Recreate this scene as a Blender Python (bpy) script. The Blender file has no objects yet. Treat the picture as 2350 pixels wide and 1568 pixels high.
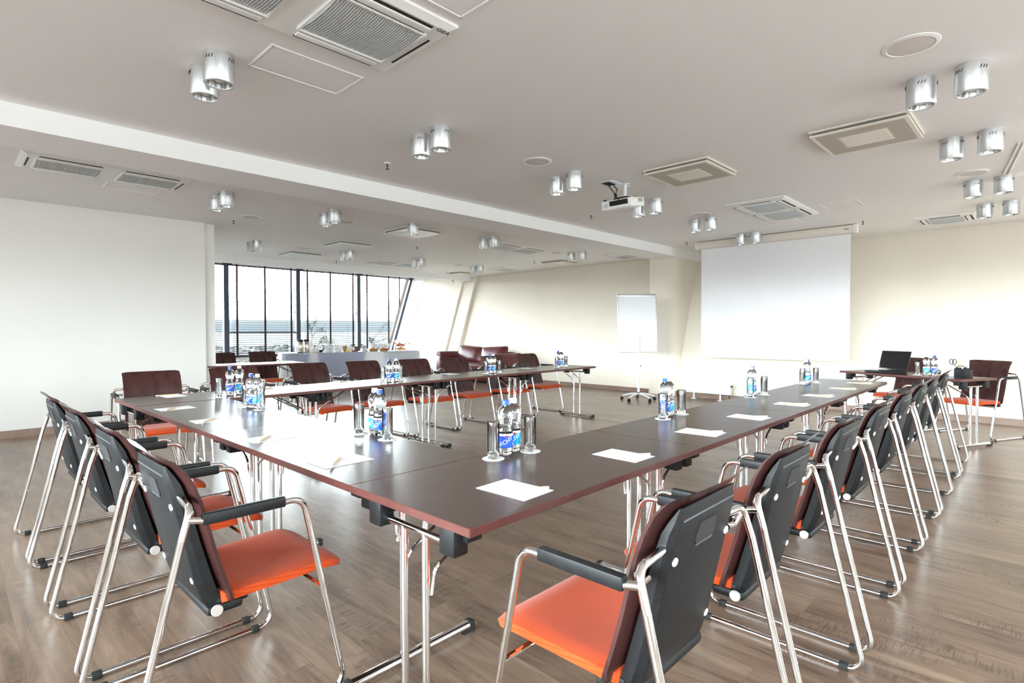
import bpy, bmesh, math, random
from mathutils import Vector, Matrix
R = math.radians
PI = math.pi
S = bpy.context.scene
COL = S.collection
random.seed(7)

# ------------------------------------------------------------------ camera, sky, exposure
FPX = 1267.253
cam = bpy.data.objects.new('camera', bpy.data.cameras.new('camera'))
COL.objects.link(cam)
cam.data.sensor_width = 36.0
cam.data.lens = 36.0 * FPX / 2350.0
cam.data.clip_start = 0.02
cam.data.clip_end = 20000
right = Vector((0.69710822, -0.71696537, -0.00088642))
down = Vector((-0.01563301, -0.01396396, -0.99978028))
fwd = Vector((0.71679547, 0.69696891, -0.02094271))
m3 = Matrix((right, -down, -fwd)).transposed()
cam.matrix_world = Matrix.Translation((0, 0, 1.262)) @ m3.to_4x4()
S.camera = cam
S.view_settings.view_transform = 'Standard'
S.view_settings.look = 'None'
S.view_settings.gamma = 1.0
S.view_settings.exposure = 0.05
S.view_settings.use_curve_mapping = False
S.cycles.max_bounces = 10
S.cycles.diffuse_bounces = 5
S.cycles.glossy_bounces = 5
S.cycles.transmission_bounces = 10
S.cycles.transparent_max_bounces = 12
S.cycles.caustics_reflective = True
S.cycles.caustics_refractive = False
S.cycles.sample_clamp_indirect = 20.0
S.cycles.use_denoising = True
S.cycles.use_adaptive_sampling = True
S.cycles.adaptive_threshold = 0.02

SKY_WINDOW = 60.0      # brightness of the overcast sky in front of the big window
SKY_SUNSIDE = 6.0     # dimmer half of the sky, behind the camera

def make_world():
    w = bpy.data.worlds.new('overcast sky'); S.world = w; w.use_nodes = True
    nt = w.node_tree; N = nt.nodes; L = nt.links; N.clear()
    out = N.new('ShaderNodeOutputWorld'); bg = N.new('ShaderNodeBackground')
    tc = N.new('ShaderNodeTexCoord'); sep = N.new('ShaderNodeSeparateXYZ')
    L.new(tc.outputs['Generated'], sep.inputs[0])
    ramp = N.new('ShaderNodeValToRGB')          # by elevation: pale blue haze at the horizon, white above
    e = ramp.color_ramp.elements
    e[0].position = 0.0; e[0].color = (0.0099, 0.0121, 0.0137, 1)
    e[1].position = 1.0; e[1].color = (0.045, 0.05, 0.055, 1)
    for p_, c_ in ((0.008, (0.0115, 0.0137, 0.0152)), (0.016, (0.0150, 0.0165, 0.0172)), (0.03, (0.30, 0.31, 0.32)), (0.05, (0.98, 1.0, 1.0)), (0.20, (0.90, 0.95, 0.98)), (0.34, (0.16, 0.18, 0.19))):
        q_ = e.new(p_); q_.color = (*c_, 1)
    L.new(sep.outputs['Z'], ramp.inputs[0])
    mr = N.new('ShaderNodeMapRange')            # dimmer towards -Y, behind the camera
    mr.inputs['From Min'].default_value = -0.15; mr.inputs['From Max'].default_value = -0.85
    mr.inputs['To Min'].default_value = SKY_WINDOW; mr.inputs['To Max'].default_value = SKY_SUNSIDE
    L.new(sep.outputs['Y'], mr.inputs['Value'])
    L.new(ramp.outputs[0], bg.inputs['Color']); L.new(mr.outputs[0], bg.inputs['Strength'])
    L.new(bg.outputs[0], out.inputs[0])
    w.cycles.sampling_method = 'MANUAL'; w.cycles.sample_map_resolution = 512
make_world()

def portal(name, loc, rot, sx, sy):
    d = bpy.data.lights.new(name, 'AREA'); d.shape = 'RECTANGLE'; d.size = sx; d.size_y = sy
    d.cycles.is_portal = True
    o = bpy.data.objects.new(name, d); COL.objects.link(o); o.location = loc; o.rotation_euler = rot
# window daylight portals (they only steer the sampling of the sky through each opening)
portal('portal_facade', (6.9, 15.05, 1.75), (R(-90), 0, 0), 7.6, 2.5)
def daylight(name, loc, rot, sx, sy, watts, col=(1.0, 0.975, 0.95)):
    d = bpy.data.lights.new(name, 'AREA'); d.shape = 'RECTANGLE'; d.size = sx; d.size_y = sy; d.energy = watts; d.color = col
    o = bpy.data.objects.new(name, d); COL.objects.link(o); o.location = loc; o.rotation_euler = rot
# area lights: daylight at the sunny-side strip windows, added fill at the rear
daylight('daylight_sunside_near', (0.2, -3.22, 1.72), (R(90), 0, 0), 4.5, 1.9, 175)
daylight('daylight_sunside_far', (6.0, -3.22, 1.72), (R(90), 0, 0), 4.9, 1.9, 175)
daylight('fill_light_rear', (-3.58, 2.6, 1.72), (R(90), 0, R(-90)), 7.4, 1.9, 160)  # added fill light behind the camera, brightens the left wall

# ------------------------------------------------------------------ mesh helpers
def NB(): return bmesh.new()

def xf(M, p): return (M @ Vector(p)) if M else Vector(p)

def box(bm, c, s, bev=0.0, M=None, mi=0, seg=2):
    g = bmesh.ops.create_cube(bm, size=1.0)
    vs = g['verts']
    for v in vs: v.co = Vector((v.co.x * s[0], v.co.y * s[1], v.co.z * s[2]))
    fs = set(f for v in vs for f in v.link_faces)
    if bev > 0:
        es = set(ed for v in vs for ed in v.link_edges)
        r = bmesh.ops.bevel(bm, geom=list(es), offset=bev, segments=seg, affect='EDGES', profile=0.5, clamp_overlap=True)
        fs = set(r['faces']) | set(f for f in fs if f.is_valid)
        vs = list(set(v for f in fs for v in f.verts))
    for v in vs: v.co = xf(M, v.co + Vector(c))
    for f in fs: f.material_index = mi
    return fs

def quad(bm, pts, mi=0):
    f = bm.faces.new([bm.verts.new(p) for p in pts]); f.material_index = mi; return f

def fillet(pts, r, n=5):
    """rounds the inner corners of a polyline; r is one radius or a list"""
    P = [Vector(p) for p in pts]; out = [P[0]]
    for i in range(1, len(P) - 1):
        ri = r[i - 1] if isinstance(r, (list, tuple)) else r
        a = (P[i - 1] - P[i]); b = (P[i + 1] - P[i])
        la, lb = a.length, b.length; a.normalize(); b.normalize()
        ang = a.angle(b)
        t = min(ri / math.tan(ang / 2), la * 0.49, lb * 0.49)
        rr = t * math.tan(ang / 2)
        p0 = P[i] + a * t; p1 = P[i] + b * t
        cdir = (a + b)
        if cdir.length < 1e-6 or ri <= 0: out.append(P[i]); continue
        cdir.normalize(); c = P[i] + cdir * (rr / math.sin(ang / 2))
        u = p0 - c; w = p1 - c; tot = u.angle(w)
        for k in range(n + 1):
            q = k / n
            v = (u * math.sin((1 - q) * tot) + w * math.sin(q * tot)) / math.sin(tot)
            out.append(c + v)
    out.append(P[-1]); return out

def tube(bm, pts, r, seg=10, closed=False, mi=0, caps=True, M=None):
    P = [xf(M, p) for p in pts]; n = len(P)
    rad = r if isinstance(r, (list, tuple)) else [r] * n
    T = []
    for i in range(n):
        if closed: t = P[(i + 1) % n] - P[i - 1]
        elif i == 0: t = P[1] - P[0]
        elif i == n - 1: t = P[-1] - P[-2]
        else: t = (P[i + 1] - P[i]).normalized() + (P[i] - P[i - 1]).normalized()
        T.append(t.normalized())
    up = Vector((0, 0, 1)) if abs(T[0].z) < 0.9 else Vector((1, 0, 0))
    nrm = (up - T[0] * up.dot(T[0])).normalized()
    rings = []
    for i in range(n):
        if i: nrm = (nrm - T[i] * nrm.dot(T[i])).normalized()
        bi = T[i].cross(nrm)
        k = 1.0
        rings.append([bm.verts.new(P[i] + (nrm * math.cos(2 * PI * j / seg) + bi * math.sin(2 * PI * j / seg)) * rad[i] * k) for j in range(seg)])
    rng = range(n) if closed else range(n - 1)
    for i in rng:
        A, B = rings[i], rings[(i + 1) % n]
        for j in range(seg):
            f = bm.faces.new((A[j], A[(j + 1) % seg], B[(j + 1) % seg], B[j])); f.material_index = mi
    if caps and not closed:
        bm.faces.new(list(reversed(rings[0]))).material_index = mi
        bm.faces.new(rings[-1]).material_index = mi

def lathe(bm, prof, seg=20, c=(0, 0, 0), mi=0, M=None, cap0=True, cap1=True, fn=None):
    """prof: (radius, z) points from bottom to top"""
    rings = []
    for (r, z) in prof:
        ring = []
        for j in range(seg):
            a = 2 * PI * j / seg
            rr = fn(r, z, a) if fn else r
            ring.append(bm.verts.new(xf(M, (c[0] + rr * math.cos(a), c[1] + rr * math.sin(a), c[2] + z))))
        rings.append(ring)
    for A, B in zip(rings, rings[1:]):
        for j in range(seg):
            f = bm.faces.new((A[j], A[(j + 1) % seg], B[(j + 1) % seg], B[j])); f.material_index = mi
    if cap0: bm.faces.new(list(reversed(rings[0]))).material_index = mi
    if cap1: bm.faces.new(rings[-1]).material_index = mi

def prism(bm, poly, z0, z1, M=None, mi=0):
    """poly in xy, extruded in z"""
    A = [bm.verts.new(xf(M, (x, y, z0))) for x, y in poly]
    B = [bm.verts.new(xf(M, (x, y, z1))) for x, y in poly]
    n = len(poly)
    fs = [bm.faces.new(list(reversed(A))), bm.faces.new(B)]
    for i in range(n): fs.append(bm.faces.new((A[i], A[(i + 1) % n], B[(i + 1) % n], B[i])))
    for f in fs: f.material_index = mi
    return fs

def sheet(bm, f0, f1, nu, nv, mi=0):
    """closed slab between two surfaces f0(s,t) (front) and f1(s,t) (back), s,t in 0..1"""
    A = [[bm.verts.new(f0(i / nu, j / nv)) for j in range(nv + 1)] for i in range(nu + 1)]
    B = [[bm.verts.new(f1(i / nu, j / nv)) for j in range(nv + 1)] for i in range(nu + 1)]
    for i in range(nu):
        for j in range(nv):
            bm.faces.new((A[i][j], A[i + 1][j], A[i + 1][j + 1], A[i][j + 1])).material_index = mi
            bm.faces.new((B[i][j], B[i][j + 1], B[i + 1][j + 1], B[i + 1][j])).material_index = mi
    for i in range(nu):
        bm.faces.new((A[i][0], B[i][0], B[i + 1][0], A[i + 1][0])).material_index = mi
        bm.faces.new((A[i][nv], A[i + 1][nv], B[i + 1][nv], B[i][nv])).material_index = mi
    for j in range(nv):
        bm.faces.new((A[0][j], A[0][j + 1], B[0][j + 1], B[0][j])).material_index = mi
        bm.faces.new((A[nu][j], B[nu][j], B[nu][j + 1], A[nu][j + 1])).material_index = mi

def obj(name, bm, mats, parent=None, smooth=0.6, loc=None, rotz=None, label=None):
    bmesh.ops.recalc_face_normals(bm, faces=bm.faces)
    me = bpy.data.meshes.new(name); bm.to_mesh(me); bm.free()
    for m in (mats if isinstance(mats, (list, tuple)) else [mats]): me.materials.append(m)
    if smooth:
        me.shade_smooth(); me.set_sharp_from_angle(angle=smooth)
    o = bpy.data.objects.new(name, me); COL.objects.link(o)
    if parent: o.parent = parent
    if loc: o.location = loc
    if rotz is not None: o.rotation_euler = (0, 0, rotz)
    if label: o['label'] = label
    return o

def tag(o, label, cat, group=None):
    o['label'] = label; o['category'] = cat
    if group: o['group'] = group
    return o

def thing(name, label, cat, loc=(0, 0, 0), rotz=0.0, group=None):
    o = bpy.data.objects.new(name, None); COL.objects.link(o)
    o.empty_display_size = 0.05
    o.location = loc; o.rotation_euler = (0, 0, rotz)
    return tag(o, label, cat, group)

def struct(name, bm, m, parent=None, smooth=0):
    o = obj(name, bm, m, parent, smooth=smooth)
    if parent is None: o['kind'] = 'structure'
    return o

def kids(o): return [c for c in bpy.data.objects if c.parent == o]
_kids = {}
def dup(root, loc, rotz, label, group=None):
    key = root.name
    if key not in _kids: _kids[key] = [(c, kids(c)) for c in kids(root)]
    r = root.copy(); COL.objects.link(r); r.location = loc; r.rotation_euler = (0, 0, rotz); r['label'] = label
    if group: r['group'] = group
    for ch, gr in _kids[key]:
        c = ch.copy(); COL.objects.link(c); c.parent = r
        for g in gr:
            d = g.copy(); COL.objects.link(d); d.parent = c
    return r

class Proto:
    """first use places the built thing itself, later uses place copies"""
    def __init__(s, root, group=None): s.root = root; s.used = False; s.group = group
    def place(s, loc, rotz, label, group=None):
        g = group or s.group
        if not s.used:
            s.used = True; s.root.location = loc; s.root.rotation_euler = (0, 0, rotz); s.root['label'] = label
            if g: s.root['group'] = g
            return s.root
        return dup(s.root, loc, rotz, label, g)

def text_bm(txt, size, depth=0.0006, shear=0.0):
    cu = bpy.data.curves.new('lettering', 'FONT'); cu.body = txt; cu.size = size; cu.extrude = depth; cu.align_x = 'CENTER'; cu.align_y = 'CENTER'; cu.shear = shear
    cu.resolution_u = 3
    o = bpy.data.objects.new('lettering', cu); COL.objects.link(o)
    bpy.context.view_layer.update()
    me = bpy.data.meshes.new_from_object(o)
    bpy.data.objects.remove(o); bpy.data.curves.remove(cu)
    bm = NB(); bm.from_mesh(me); bpy.data.meshes.remove(me)
    return bm

# ------------------------------------------------------------------ materials
def mat(name, col, rough=0.5, metal=0.0, spec=0.5, trans=0.0, ior=1.45, coat=0.0, sheen=0.0):
    m = bpy.data.materials.new(name); m.use_nodes = True
    b = m.node_tree.nodes['Principled BSDF']
    b.inputs['Base Color'].default_value = (*col, 1); b.inputs['Roughness'].default_value = rough
    b.inputs['Metallic'].default_value = metal; b.inputs['Specular IOR Level'].default_value = spec
    b.inputs['Transmission Weight'].default_value = trans; b.inputs['IOR'].default_value = ior
    b.inputs['Coat Weight'].default_value = coat; b.inputs['Sheen Weight'].default_value = sheen
    return m

def nodes(m):
    nt = m.node_tree; return nt.nodes, nt.links, nt.nodes['Principled BSDF']

def add_noise_color(m, c1, c2, scale, stretch=(1, 1, 1), detail=4, bump=0.0, rough=None, lo=0.35, hi=0.65, bumpscale=None, space='Object'):
    N, L, b = nodes(m)
    tc = N.new('ShaderNodeTexCoord'); mp = N.new('ShaderNodeMapping'); mp.inputs['Scale'].default_value = stretch
    nz = N.new('ShaderNodeTexNoise'); nz.inputs['Scale'].default_value = scale; nz.inputs['Detail'].default_value = detail
    rp = N.new('ShaderNodeValToRGB'); rp.color_ramp.elements[0].position = lo; rp.color_ramp.elements[1].position = hi
    rp.color_ramp.elements[0].color = (*c1, 1); rp.color_ramp.elements[1].color = (*c2, 1)
    L.new(tc.outputs[space], mp.inputs[0]); L.new(mp.outputs[0], nz.inputs['Vector']); L.new(nz.outputs[0], rp.inputs[0])
    L.new(rp.outputs[0], b.inputs['Base Color'])
    if bump:
        bp = N.new('ShaderNodeBump'); bp.inputs['Strength'].default_value = bump; bp.inputs['Distance'].default_value = 0.002
        L.new(nz.outputs[0], bp.inputs['Height']); L.new(bp.outputs[0], b.inputs['Normal'])
    if rough:
        mr = N.new('ShaderNodeMapRange'); mr.inputs['To Min'].default_value = rough[0]; mr.inputs['To Max'].default_value = rough[1]
        L.new(nz.outputs[0], mr.inputs[0]); L.new(mr.outputs[0], b.inputs['Roughness'])
    return m

M = {}
M['wall'] = add_noise_color(mat('cream wall paint', (0.83, 0.77, 0.67), 0.7, spec=0.3), (0.83, 0.765, 0.665), (0.85, 0.79, 0.69), 1.3)
M['wall_white'] = add_noise_color(mat('white and lit wall tone', (0.85, 0.84, 0.81), 0.7, spec=0.3), (0.84, 0.83, 0.80), (0.86, 0.85, 0.82), 1.5)
M['ceiling'] = add_noise_color(mat('ceiling paint', (0.80, 0.775, 0.765), 0.55, spec=0.35), (0.865, 0.845, 0.835), (0.88, 0.86, 0.85), 0.8)
M['beam'] = mat('beam paint', (0.92, 0.92, 0.92), 0.6, spec=0.3)
M['white_plastic'] = mat('white plastic', (0.84, 0.84, 0.82), 0.35)
M['ivory_plastic'] = mat('ivory plastic', (0.80, 0.75, 0.66), 0.4)
M['grille_grey'] = mat('pale grey grille', (0.62, 0.65, 0.66), 0.4)
M['dark'] = mat('dark recess', (0.02, 0.02, 0.022), 0.8)  # near-black for print and trays; also stands in for shade inside slots
M['midgap'] = mat('shadow gap grey', (0.18, 0.17, 0.16), 0.8)
M['black'] = add_noise_color(mat('black plastic', (0.010, 0.010, 0.011), 0.48, spec=0.32), (0.007, 0.0075, 0.0085), (0.012, 0.0125, 0.014), 60, bump=0.04)
M['black_gloss'] = mat('glossy black', (0.01, 0.01, 0.011), 0.22)
M['rubber'] = mat('black rubber', (0.02, 0.02, 0.02), 0.7)
M['chrome'] = mat('polished chrome', (0.80, 0.80, 0.80), 0.06, metal=1.0)
M['silver'] = add_noise_color(mat('brushed silver', (0.62, 0.63, 0.64), 0.34, metal=0.85), (0.60, 0.61, 0.62), (0.66, 0.67, 0.68), 90)
M['reflector'] = mat('lamp reflector', (0.55, 0.55, 0.55), 0.15, metal=1.0)
M['bulb'] = mat('frosted bulb', (0.8, 0.8, 0.8), 0.2)
M['alu'] = mat('grey aluminium', (0.55, 0.56, 0.57), 0.35, metal=0.6)
M['white_metal'] = mat('white enamel', (0.82, 0.84, 0.86), 0.3)
M['paper'] = mat('white paper', (0.90, 0.90, 0.92), 0.8, spec=0.15)
M['screen'] = add_noise_color(mat('projection cloth', (0.86, 0.86, 0.88), 0.75, spec=0.2), (0.855, 0.855, 0.875), (0.87, 0.87, 0.89), 0.7)
M['window_frame'] = mat('slate window frame', (0.045, 0.06, 0.085), 0.4)
M['slat'] = mat('blind slat wood', (0.20, 0.16, 0.15), 0.5)
M['tape'] = mat('brown ladder tape', (0.05, 0.025, 0.03), 0.8)
M['tape_pale'] = mat('pale brown batten', (0.36, 0.29, 0.28), 0.7)
M['leather'] = add_noise_color(mat('oxblood leather', (0.10, 0.018, 0.022), 0.32), (0.085, 0.013, 0.016), (0.125, 0.024, 0.028), 14, bump=0.25)
M['cloth'] = mat('white linen', (0.84, 0.85, 0.88), 0.85, spec=0.2, sheen=0.2)
M['cloth_blue'] = mat('pale blue linen', (0.66, 0.70, 0.84), 0.85, spec=0.2, sheen=0.2)
M['steel'] = mat('brushed steel', (0.62, 0.58, 0.53), 0.22, metal=1.0)
M['china'] = mat('white china', (0.85, 0.85, 0.86), 0.15)
M['wicker'] = add_noise_color(mat('wicker', (0.38, 0.2, 0.07), 0.7), (0.26, 0.12, 0.04), (0.5, 0.3, 0.12), 80)
M['board'] = mat('light wooden board', (0.55, 0.33, 0.16), 0.5)
M['bread'] = add_noise_color(mat('bread crust', (0.55, 0.3, 0.1), 0.6), (0.42, 0.2, 0.06), (0.7, 0.45, 0.2), 30)
M['cinnamon'] = add_noise_color(mat('brown bark', (0.16, 0.07, 0.04), 0.6), (0.10, 0.04, 0.025), (0.24, 0.11, 0.06), 40)
M['leaf'] = mat('grey green leaf', (0.09, 0.13, 0.07), 0.55)
M['twig'] = mat('twig bark', (0.10, 0.075, 0.05), 0.7)
M['orange_fruit'] = mat('orange flesh', (0.85, 0.33, 0.05), 0.4)
M['red_fruit'] = mat('red berry', (0.5, 0.03, 0.03), 0.3)
M['grape'] = mat('dark grape', (0.08, 0.01, 0.03), 0.25)
M['green_fruit'] = mat('green grape', (0.42, 0.45, 0.10), 0.3)
M['pink_fruit'] = mat('pink melon', (0.8, 0.2, 0.13), 0.4)
M['cap_blue'] = mat('blue cap', (0.02, 0.08, 0.45), 0.35)
M['cap_white'] = mat('white cap', (0.85, 0.86, 0.88), 0.35)
M['label_blue'] = mat('blue printed label', (0.01, 0.09, 0.62), 0.35)
M['label_cyan'] = mat('turquoise printed label', (0.01, 0.36, 0.62), 0.35)
M['label_white'] = mat('white print', (0.88, 0.9, 0.92), 0.4)
M['label_red'] = mat('red print', (0.7, 0.02, 0.06), 0.4)
M['pencil'] = mat('pencil wood', (0.78, 0.55, 0.32), 0.45)
M['graphite'] = mat('graphite', (0.05, 0.05, 0.05), 0.5)
M['water'] = mat('bottled water', (0.93, 0.97, 1.0), 0.0, trans=1.0, ior=1.33)
M['glass'] = mat('drinking glass', (0.97, 0.985, 0.98), 0.0, trans=1.0, ior=1.45)
M['plinth'] = None
M['stitch'] = mat('pale stitching', (0.85, 0.35, 0.16), 0.7)
M['button'] = mat('white button', (0.75, 0.77, 0.78), 0.35)
M['pearl'] = mat('silver disc', (0.72, 0.71, 0.68), 0.3, metal=0.6)

def pane_mat():
    m = bpy.data.materials.new('window glass'); m.use_nodes = True
    N = m.node_tree.nodes; L = m.node_tree.links; N.clear()
    out = N.new('ShaderNodeOutputMaterial'); mix = N.new('ShaderNodeMixShader'); tr = N.new('ShaderNodeBsdfTransparent')
    gl = N.new('ShaderNodeBsdfGlossy'); gl.inputs['Roughness'].default_value = 0.0
    tr.inputs[0].default_value = (0.93, 0.97, 0.98, 1); mix.inputs[0].default_value = 0.06
    L.new(tr.outputs[0], mix.inputs[1]); L.new(gl.outputs[0], mix.inputs[2]); L.new(mix.outputs[0], out.inputs[0])
    return m
M['pane'] = pane_mat()

def wood_floor(name, scale_w=0.19, plank=True, c=((0.060, 0.038, 0.027), (0.205, 0.135, 0.094), (0.38, 0.27, 0.195)), rough=(0.24, 0.38)):
    m = mat(name, (0.3, 0.2, 0.14), 0.25); N, L, b = nodes(m)
    tc = N.new('ShaderNodeTexCoord'); sp = N.new('ShaderNodeSeparateXYZ'); L.new(tc.outputs['Object'], sp.inputs[0])
    cb = N.new('ShaderNodeCombineXYZ'); L.new(sp.outputs['Y'], cb.inputs['X']); L.new(sp.outputs['X'], cb.inputs['Y']); L.new(sp.outputs['Z'], cb.inputs['Z'])
    br = N.new('ShaderNodeTexBrick'); br.offset = 0.37; br.offset_frequency = 2
    br.inputs['Scale'].default_value = 1.0; br.inputs['Brick Width'].default_value = 1.22; br.inputs['Row Height'].default_value = scale_w
    br.inputs['Mortar Size'].default_value = 0.0012; br.inputs['Mortar Smooth'].default_value = 0.2; br.inputs['Bias'].default_value = 0.0
    br.inputs['Color1'].default_value = (0, 0, 0, 1); br.inputs['Color2'].default_value = (1, 1, 1, 1); br.inputs['Mortar'].default_value = (0.5, 0.5, 0.5, 1)
    L.new(cb.outputs[0], br.inputs['Vector'])
    off = N.new('ShaderNodeVectorMath'); off.operation = 'MULTIPLY_ADD'; off.inputs[1].default_value = (37.0, 11.0, 5.0)
    L.new(br.outputs['Color'], off.inputs[0]); L.new(cb.outputs[0], off.inputs[2])
    def noise(sc, st, det, dis=0.0, rg=0.6):
        mp = N.new('ShaderNodeMapping'); mp.inputs['Scale'].default_value = st
        nz = N.new('ShaderNodeTexNoise'); nz.inputs['Scale'].default_value = sc; nz.inputs['Detail'].default_value = det
        nz.inputs['Distortion'].default_value = dis; nz.inputs['Roughness'].default_value = rg
        L.new(off.outputs[0], mp.inputs[0]); L.new(mp.outputs[0], nz.inputs['Vector']); return nz
    grain = noise(2.2, (1.0, 9.0, 1), 9, 0.9, 0.68)
    blotch = noise(1.7, (0.8, 2.2, 1), 4, 0.4)
    saw = noise(9.0, (14.0, 1.2, 1), 3, 0.2)
    sawmask = noise(2.3, (0.7, 1.8, 1), 2)
    rp = N.new('ShaderNodeValToRGB'); e = rp.color_ramp.elements
    e[0].position = 0.30; e[0].color = (*c[0], 1); e[1].position = 0.72; e[1].color = (*c[2], 1); k = e.new(0.47); k.color = (*c[1], 1)
    mixg = N.new('ShaderNodeMath'); mixg.operation = 'MULTIPLY_ADD'; mixg.inputs[1].default_value = 0.62
    L.new(grain.outputs[0], mixg.inputs[0])
    bl = N.new('ShaderNodeMath'); bl.operation = 'MULTIPLY'; bl.inputs[1].default_value = 0.38; L.new(blotch.outputs[0], bl.inputs[0]); L.new(bl.outputs[0], mixg.inputs[2])
    pl = N.new('ShaderNodeMath'); pl.operation = 'MULTIPLY_ADD'; pl.inputs[1].default_value = 0.09; L.new(br.outputs['Color'], pl.inputs[0])
    sb = N.new('ShaderNodeMath'); sb.operation = 'SUBTRACT'; sb.inputs[1].default_value = 0.045; L.new(mixg.outputs[0], sb.inputs[0]); L.new(sb.outputs[0], pl.inputs[2])
    L.new(pl.outputs[0], rp.inputs[0])
    # saw marks across the boards
    r1 = N.new('ShaderNodeValToRGB'); r1.color_ramp.elements[0].position = 0.50; r1.color_ramp.elements[1].position = 0.60; L.new(saw.outputs[0], r1.inputs[0])
    r2 = N.new('ShaderNodeValToRGB'); r2.color_ramp.elements[0].position = 0.53; r2.color_ramp.elements[1].position = 0.62; L.new(sawmask.outputs[0], r2.inputs[0])
    mm = N.new('ShaderNodeMath'); mm.operation = 'MULTIPLY'; L.new(r1.outputs[0], mm.inputs[0]); L.new(r2.outputs[0], mm.inputs[1])
    m2 = N.new('ShaderNodeMath'); m2.operation = 'MULTIPLY'; m2.inputs[1].default_value = 0.6; L.new(mm.outputs[0], m2.inputs[0])
    mx = N.new('ShaderNodeMix'); mx.data_type = 'RGBA'; L.new(m2.outputs[0], mx.inputs[0]); L.new(rp.outputs[0], mx.inputs[6]); mx.inputs[7].default_value = (*c[0], 1)
    mo = N.new('ShaderNodeMix'); mo.data_type = 'RGBA'; mo.inputs[7].default_value = (0.10, 0.068, 0.05, 1)
    mf = N.new('ShaderNodeMath'); mf.operation = 'MULTIPLY'; mf.inputs[1].default_value = 0.55 if plank else 0.0; L.new(br.outputs['Fac'], mf.inputs[0])
    L.new(mf.outputs[0], mo.inputs[0]); L.new(mx.outputs[2], mo.inputs[6]); L.new(mo.outputs[2], b.inputs['Base Color'])
    mr = N.new('ShaderNodeMapRange'); mr.inputs['To Min'].default_value = rough[0]; mr.inputs['To Max'].default_value = rough[1]
    L.new(grain.outputs[0], mr.inputs[0]); L.new(mr.outputs[0], b.inputs['Roughness'])
    bp = N.new('ShaderNodeBump'); bp.inputs['Strength'].default_value = 0.22; bp.inputs['Distance'].default_value = 0.0016
    L.new(grain.outputs[0], bp.inputs['Height']); L.new(bp.outputs[0], b.inputs['Normal'])
    b.inputs['Specular IOR Level'].default_value = 0.6
    return m
M['floor'] = wood_floor('distressed oak boards')
M['plinth'] = wood_floor('oak skirting', plank=False, c=((0.12, 0.075, 0.055), (0.26, 0.175, 0.135), (0.36, 0.26, 0.21)), rough=(0.35, 0.5))

def wenge(name, c1, c2, rough, stretch, spec=0.5, bump=0.05, scale=3.0):
    m = mat(name, c1, 0.3, spec=spec); add_noise_color(m, c1, c2, scale, stretch, detail=8, bump=bump, rough=rough, lo=0.3, hi=0.7); return m
M['table'] = wenge('wenge laminate', (0.052, 0.031, 0.025), (0.078, 0.047, 0.038), (0.23, 0.29), (1.5, 26, 4), spec=0.8, bump=0.03)
M['table_edge'] = wenge('red brown edge band', (0.085, 0.026, 0.022), (0.11, 0.036, 0.03), (0.3, 0.42), (3, 3, 3), bump=0.02)
M['ply'] = wenge('dark stained ply', (0.028, 0.0105, 0.010), (0.060, 0.021, 0.019), (0.22, 0.34), (5, 5, 0.6), bump=0.03, scale=2.4)
M['ply_edge'] = mat('ply edge', (0.11, 0.045, 0.035), 0.35)

def fabric():
    m = mat('orange fabric', (0.80, 0.105, 0.012), 0.8, spec=0.2, sheen=0.15); N, L, b = nodes(m)
    tc = N.new('ShaderNodeTexCoord')
    w1 = N.new('ShaderNodeTexWave'); w1.inputs['Scale'].default_value = 90; w1.bands_direction = 'X'
    w2 = N.new('ShaderNodeTexWave'); w2.inputs['Scale'].default_value = 90; w2.bands_direction = 'Y'
    L.new(tc.outputs['Object'], w1.inputs['Vector']); L.new(tc.outputs['Object'], w2.inputs['Vector'])
    mu = N.new('ShaderNodeMath'); mu.operation = 'MULTIPLY'; L.new(w1.outputs['Fac'], mu.inputs[0]); L.new(w2.outputs['Fac'], mu.inputs[1])
    rp = N.new('ShaderNodeValToRGB'); rp.color_ramp.elements[0].color = (0.46, 0.045, 0.004, 1); rp.color_ramp.elements[1].color = (0.74, 0.105, 0.013, 1)
    L.new(mu.outputs[0], rp.inputs[0]); L.new(rp.outputs[0], b.inputs['Base Color'])
    bp = N.new('ShaderNodeBump'); bp.inputs['Strength'].default_value = 0.3; bp.inputs['Distance'].default_value = 0.001
    L.new(mu.outputs[0], bp.inputs['Height']); L.new(bp.outputs[0], b.inputs['Normal'])
    return m
M['fabric'] = fabric()

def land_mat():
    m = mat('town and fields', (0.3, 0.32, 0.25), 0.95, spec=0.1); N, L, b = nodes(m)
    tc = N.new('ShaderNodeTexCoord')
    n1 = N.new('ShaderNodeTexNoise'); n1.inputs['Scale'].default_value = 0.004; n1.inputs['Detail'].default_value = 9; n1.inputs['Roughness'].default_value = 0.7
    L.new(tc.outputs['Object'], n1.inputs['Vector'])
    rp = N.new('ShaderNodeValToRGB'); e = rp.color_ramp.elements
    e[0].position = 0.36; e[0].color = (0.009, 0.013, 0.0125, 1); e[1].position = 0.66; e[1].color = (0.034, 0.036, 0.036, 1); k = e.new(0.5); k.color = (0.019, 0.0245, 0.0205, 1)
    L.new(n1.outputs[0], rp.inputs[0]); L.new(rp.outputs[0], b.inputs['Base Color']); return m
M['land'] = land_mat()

# ------------------------------------------------------------------ setting
C = 2.8                    # ceiling
XW, LEAN = 9.76, 0.33      # the far wall leans outwards: X = XW + LEAN * z
def xw(z): return XW + LEAN * z

bm = NB(); box(bm, (4.2, 6.2, -0.05), (15.6, 19.0, 0.1)); struct('floor', bm, M['floor'])

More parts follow.
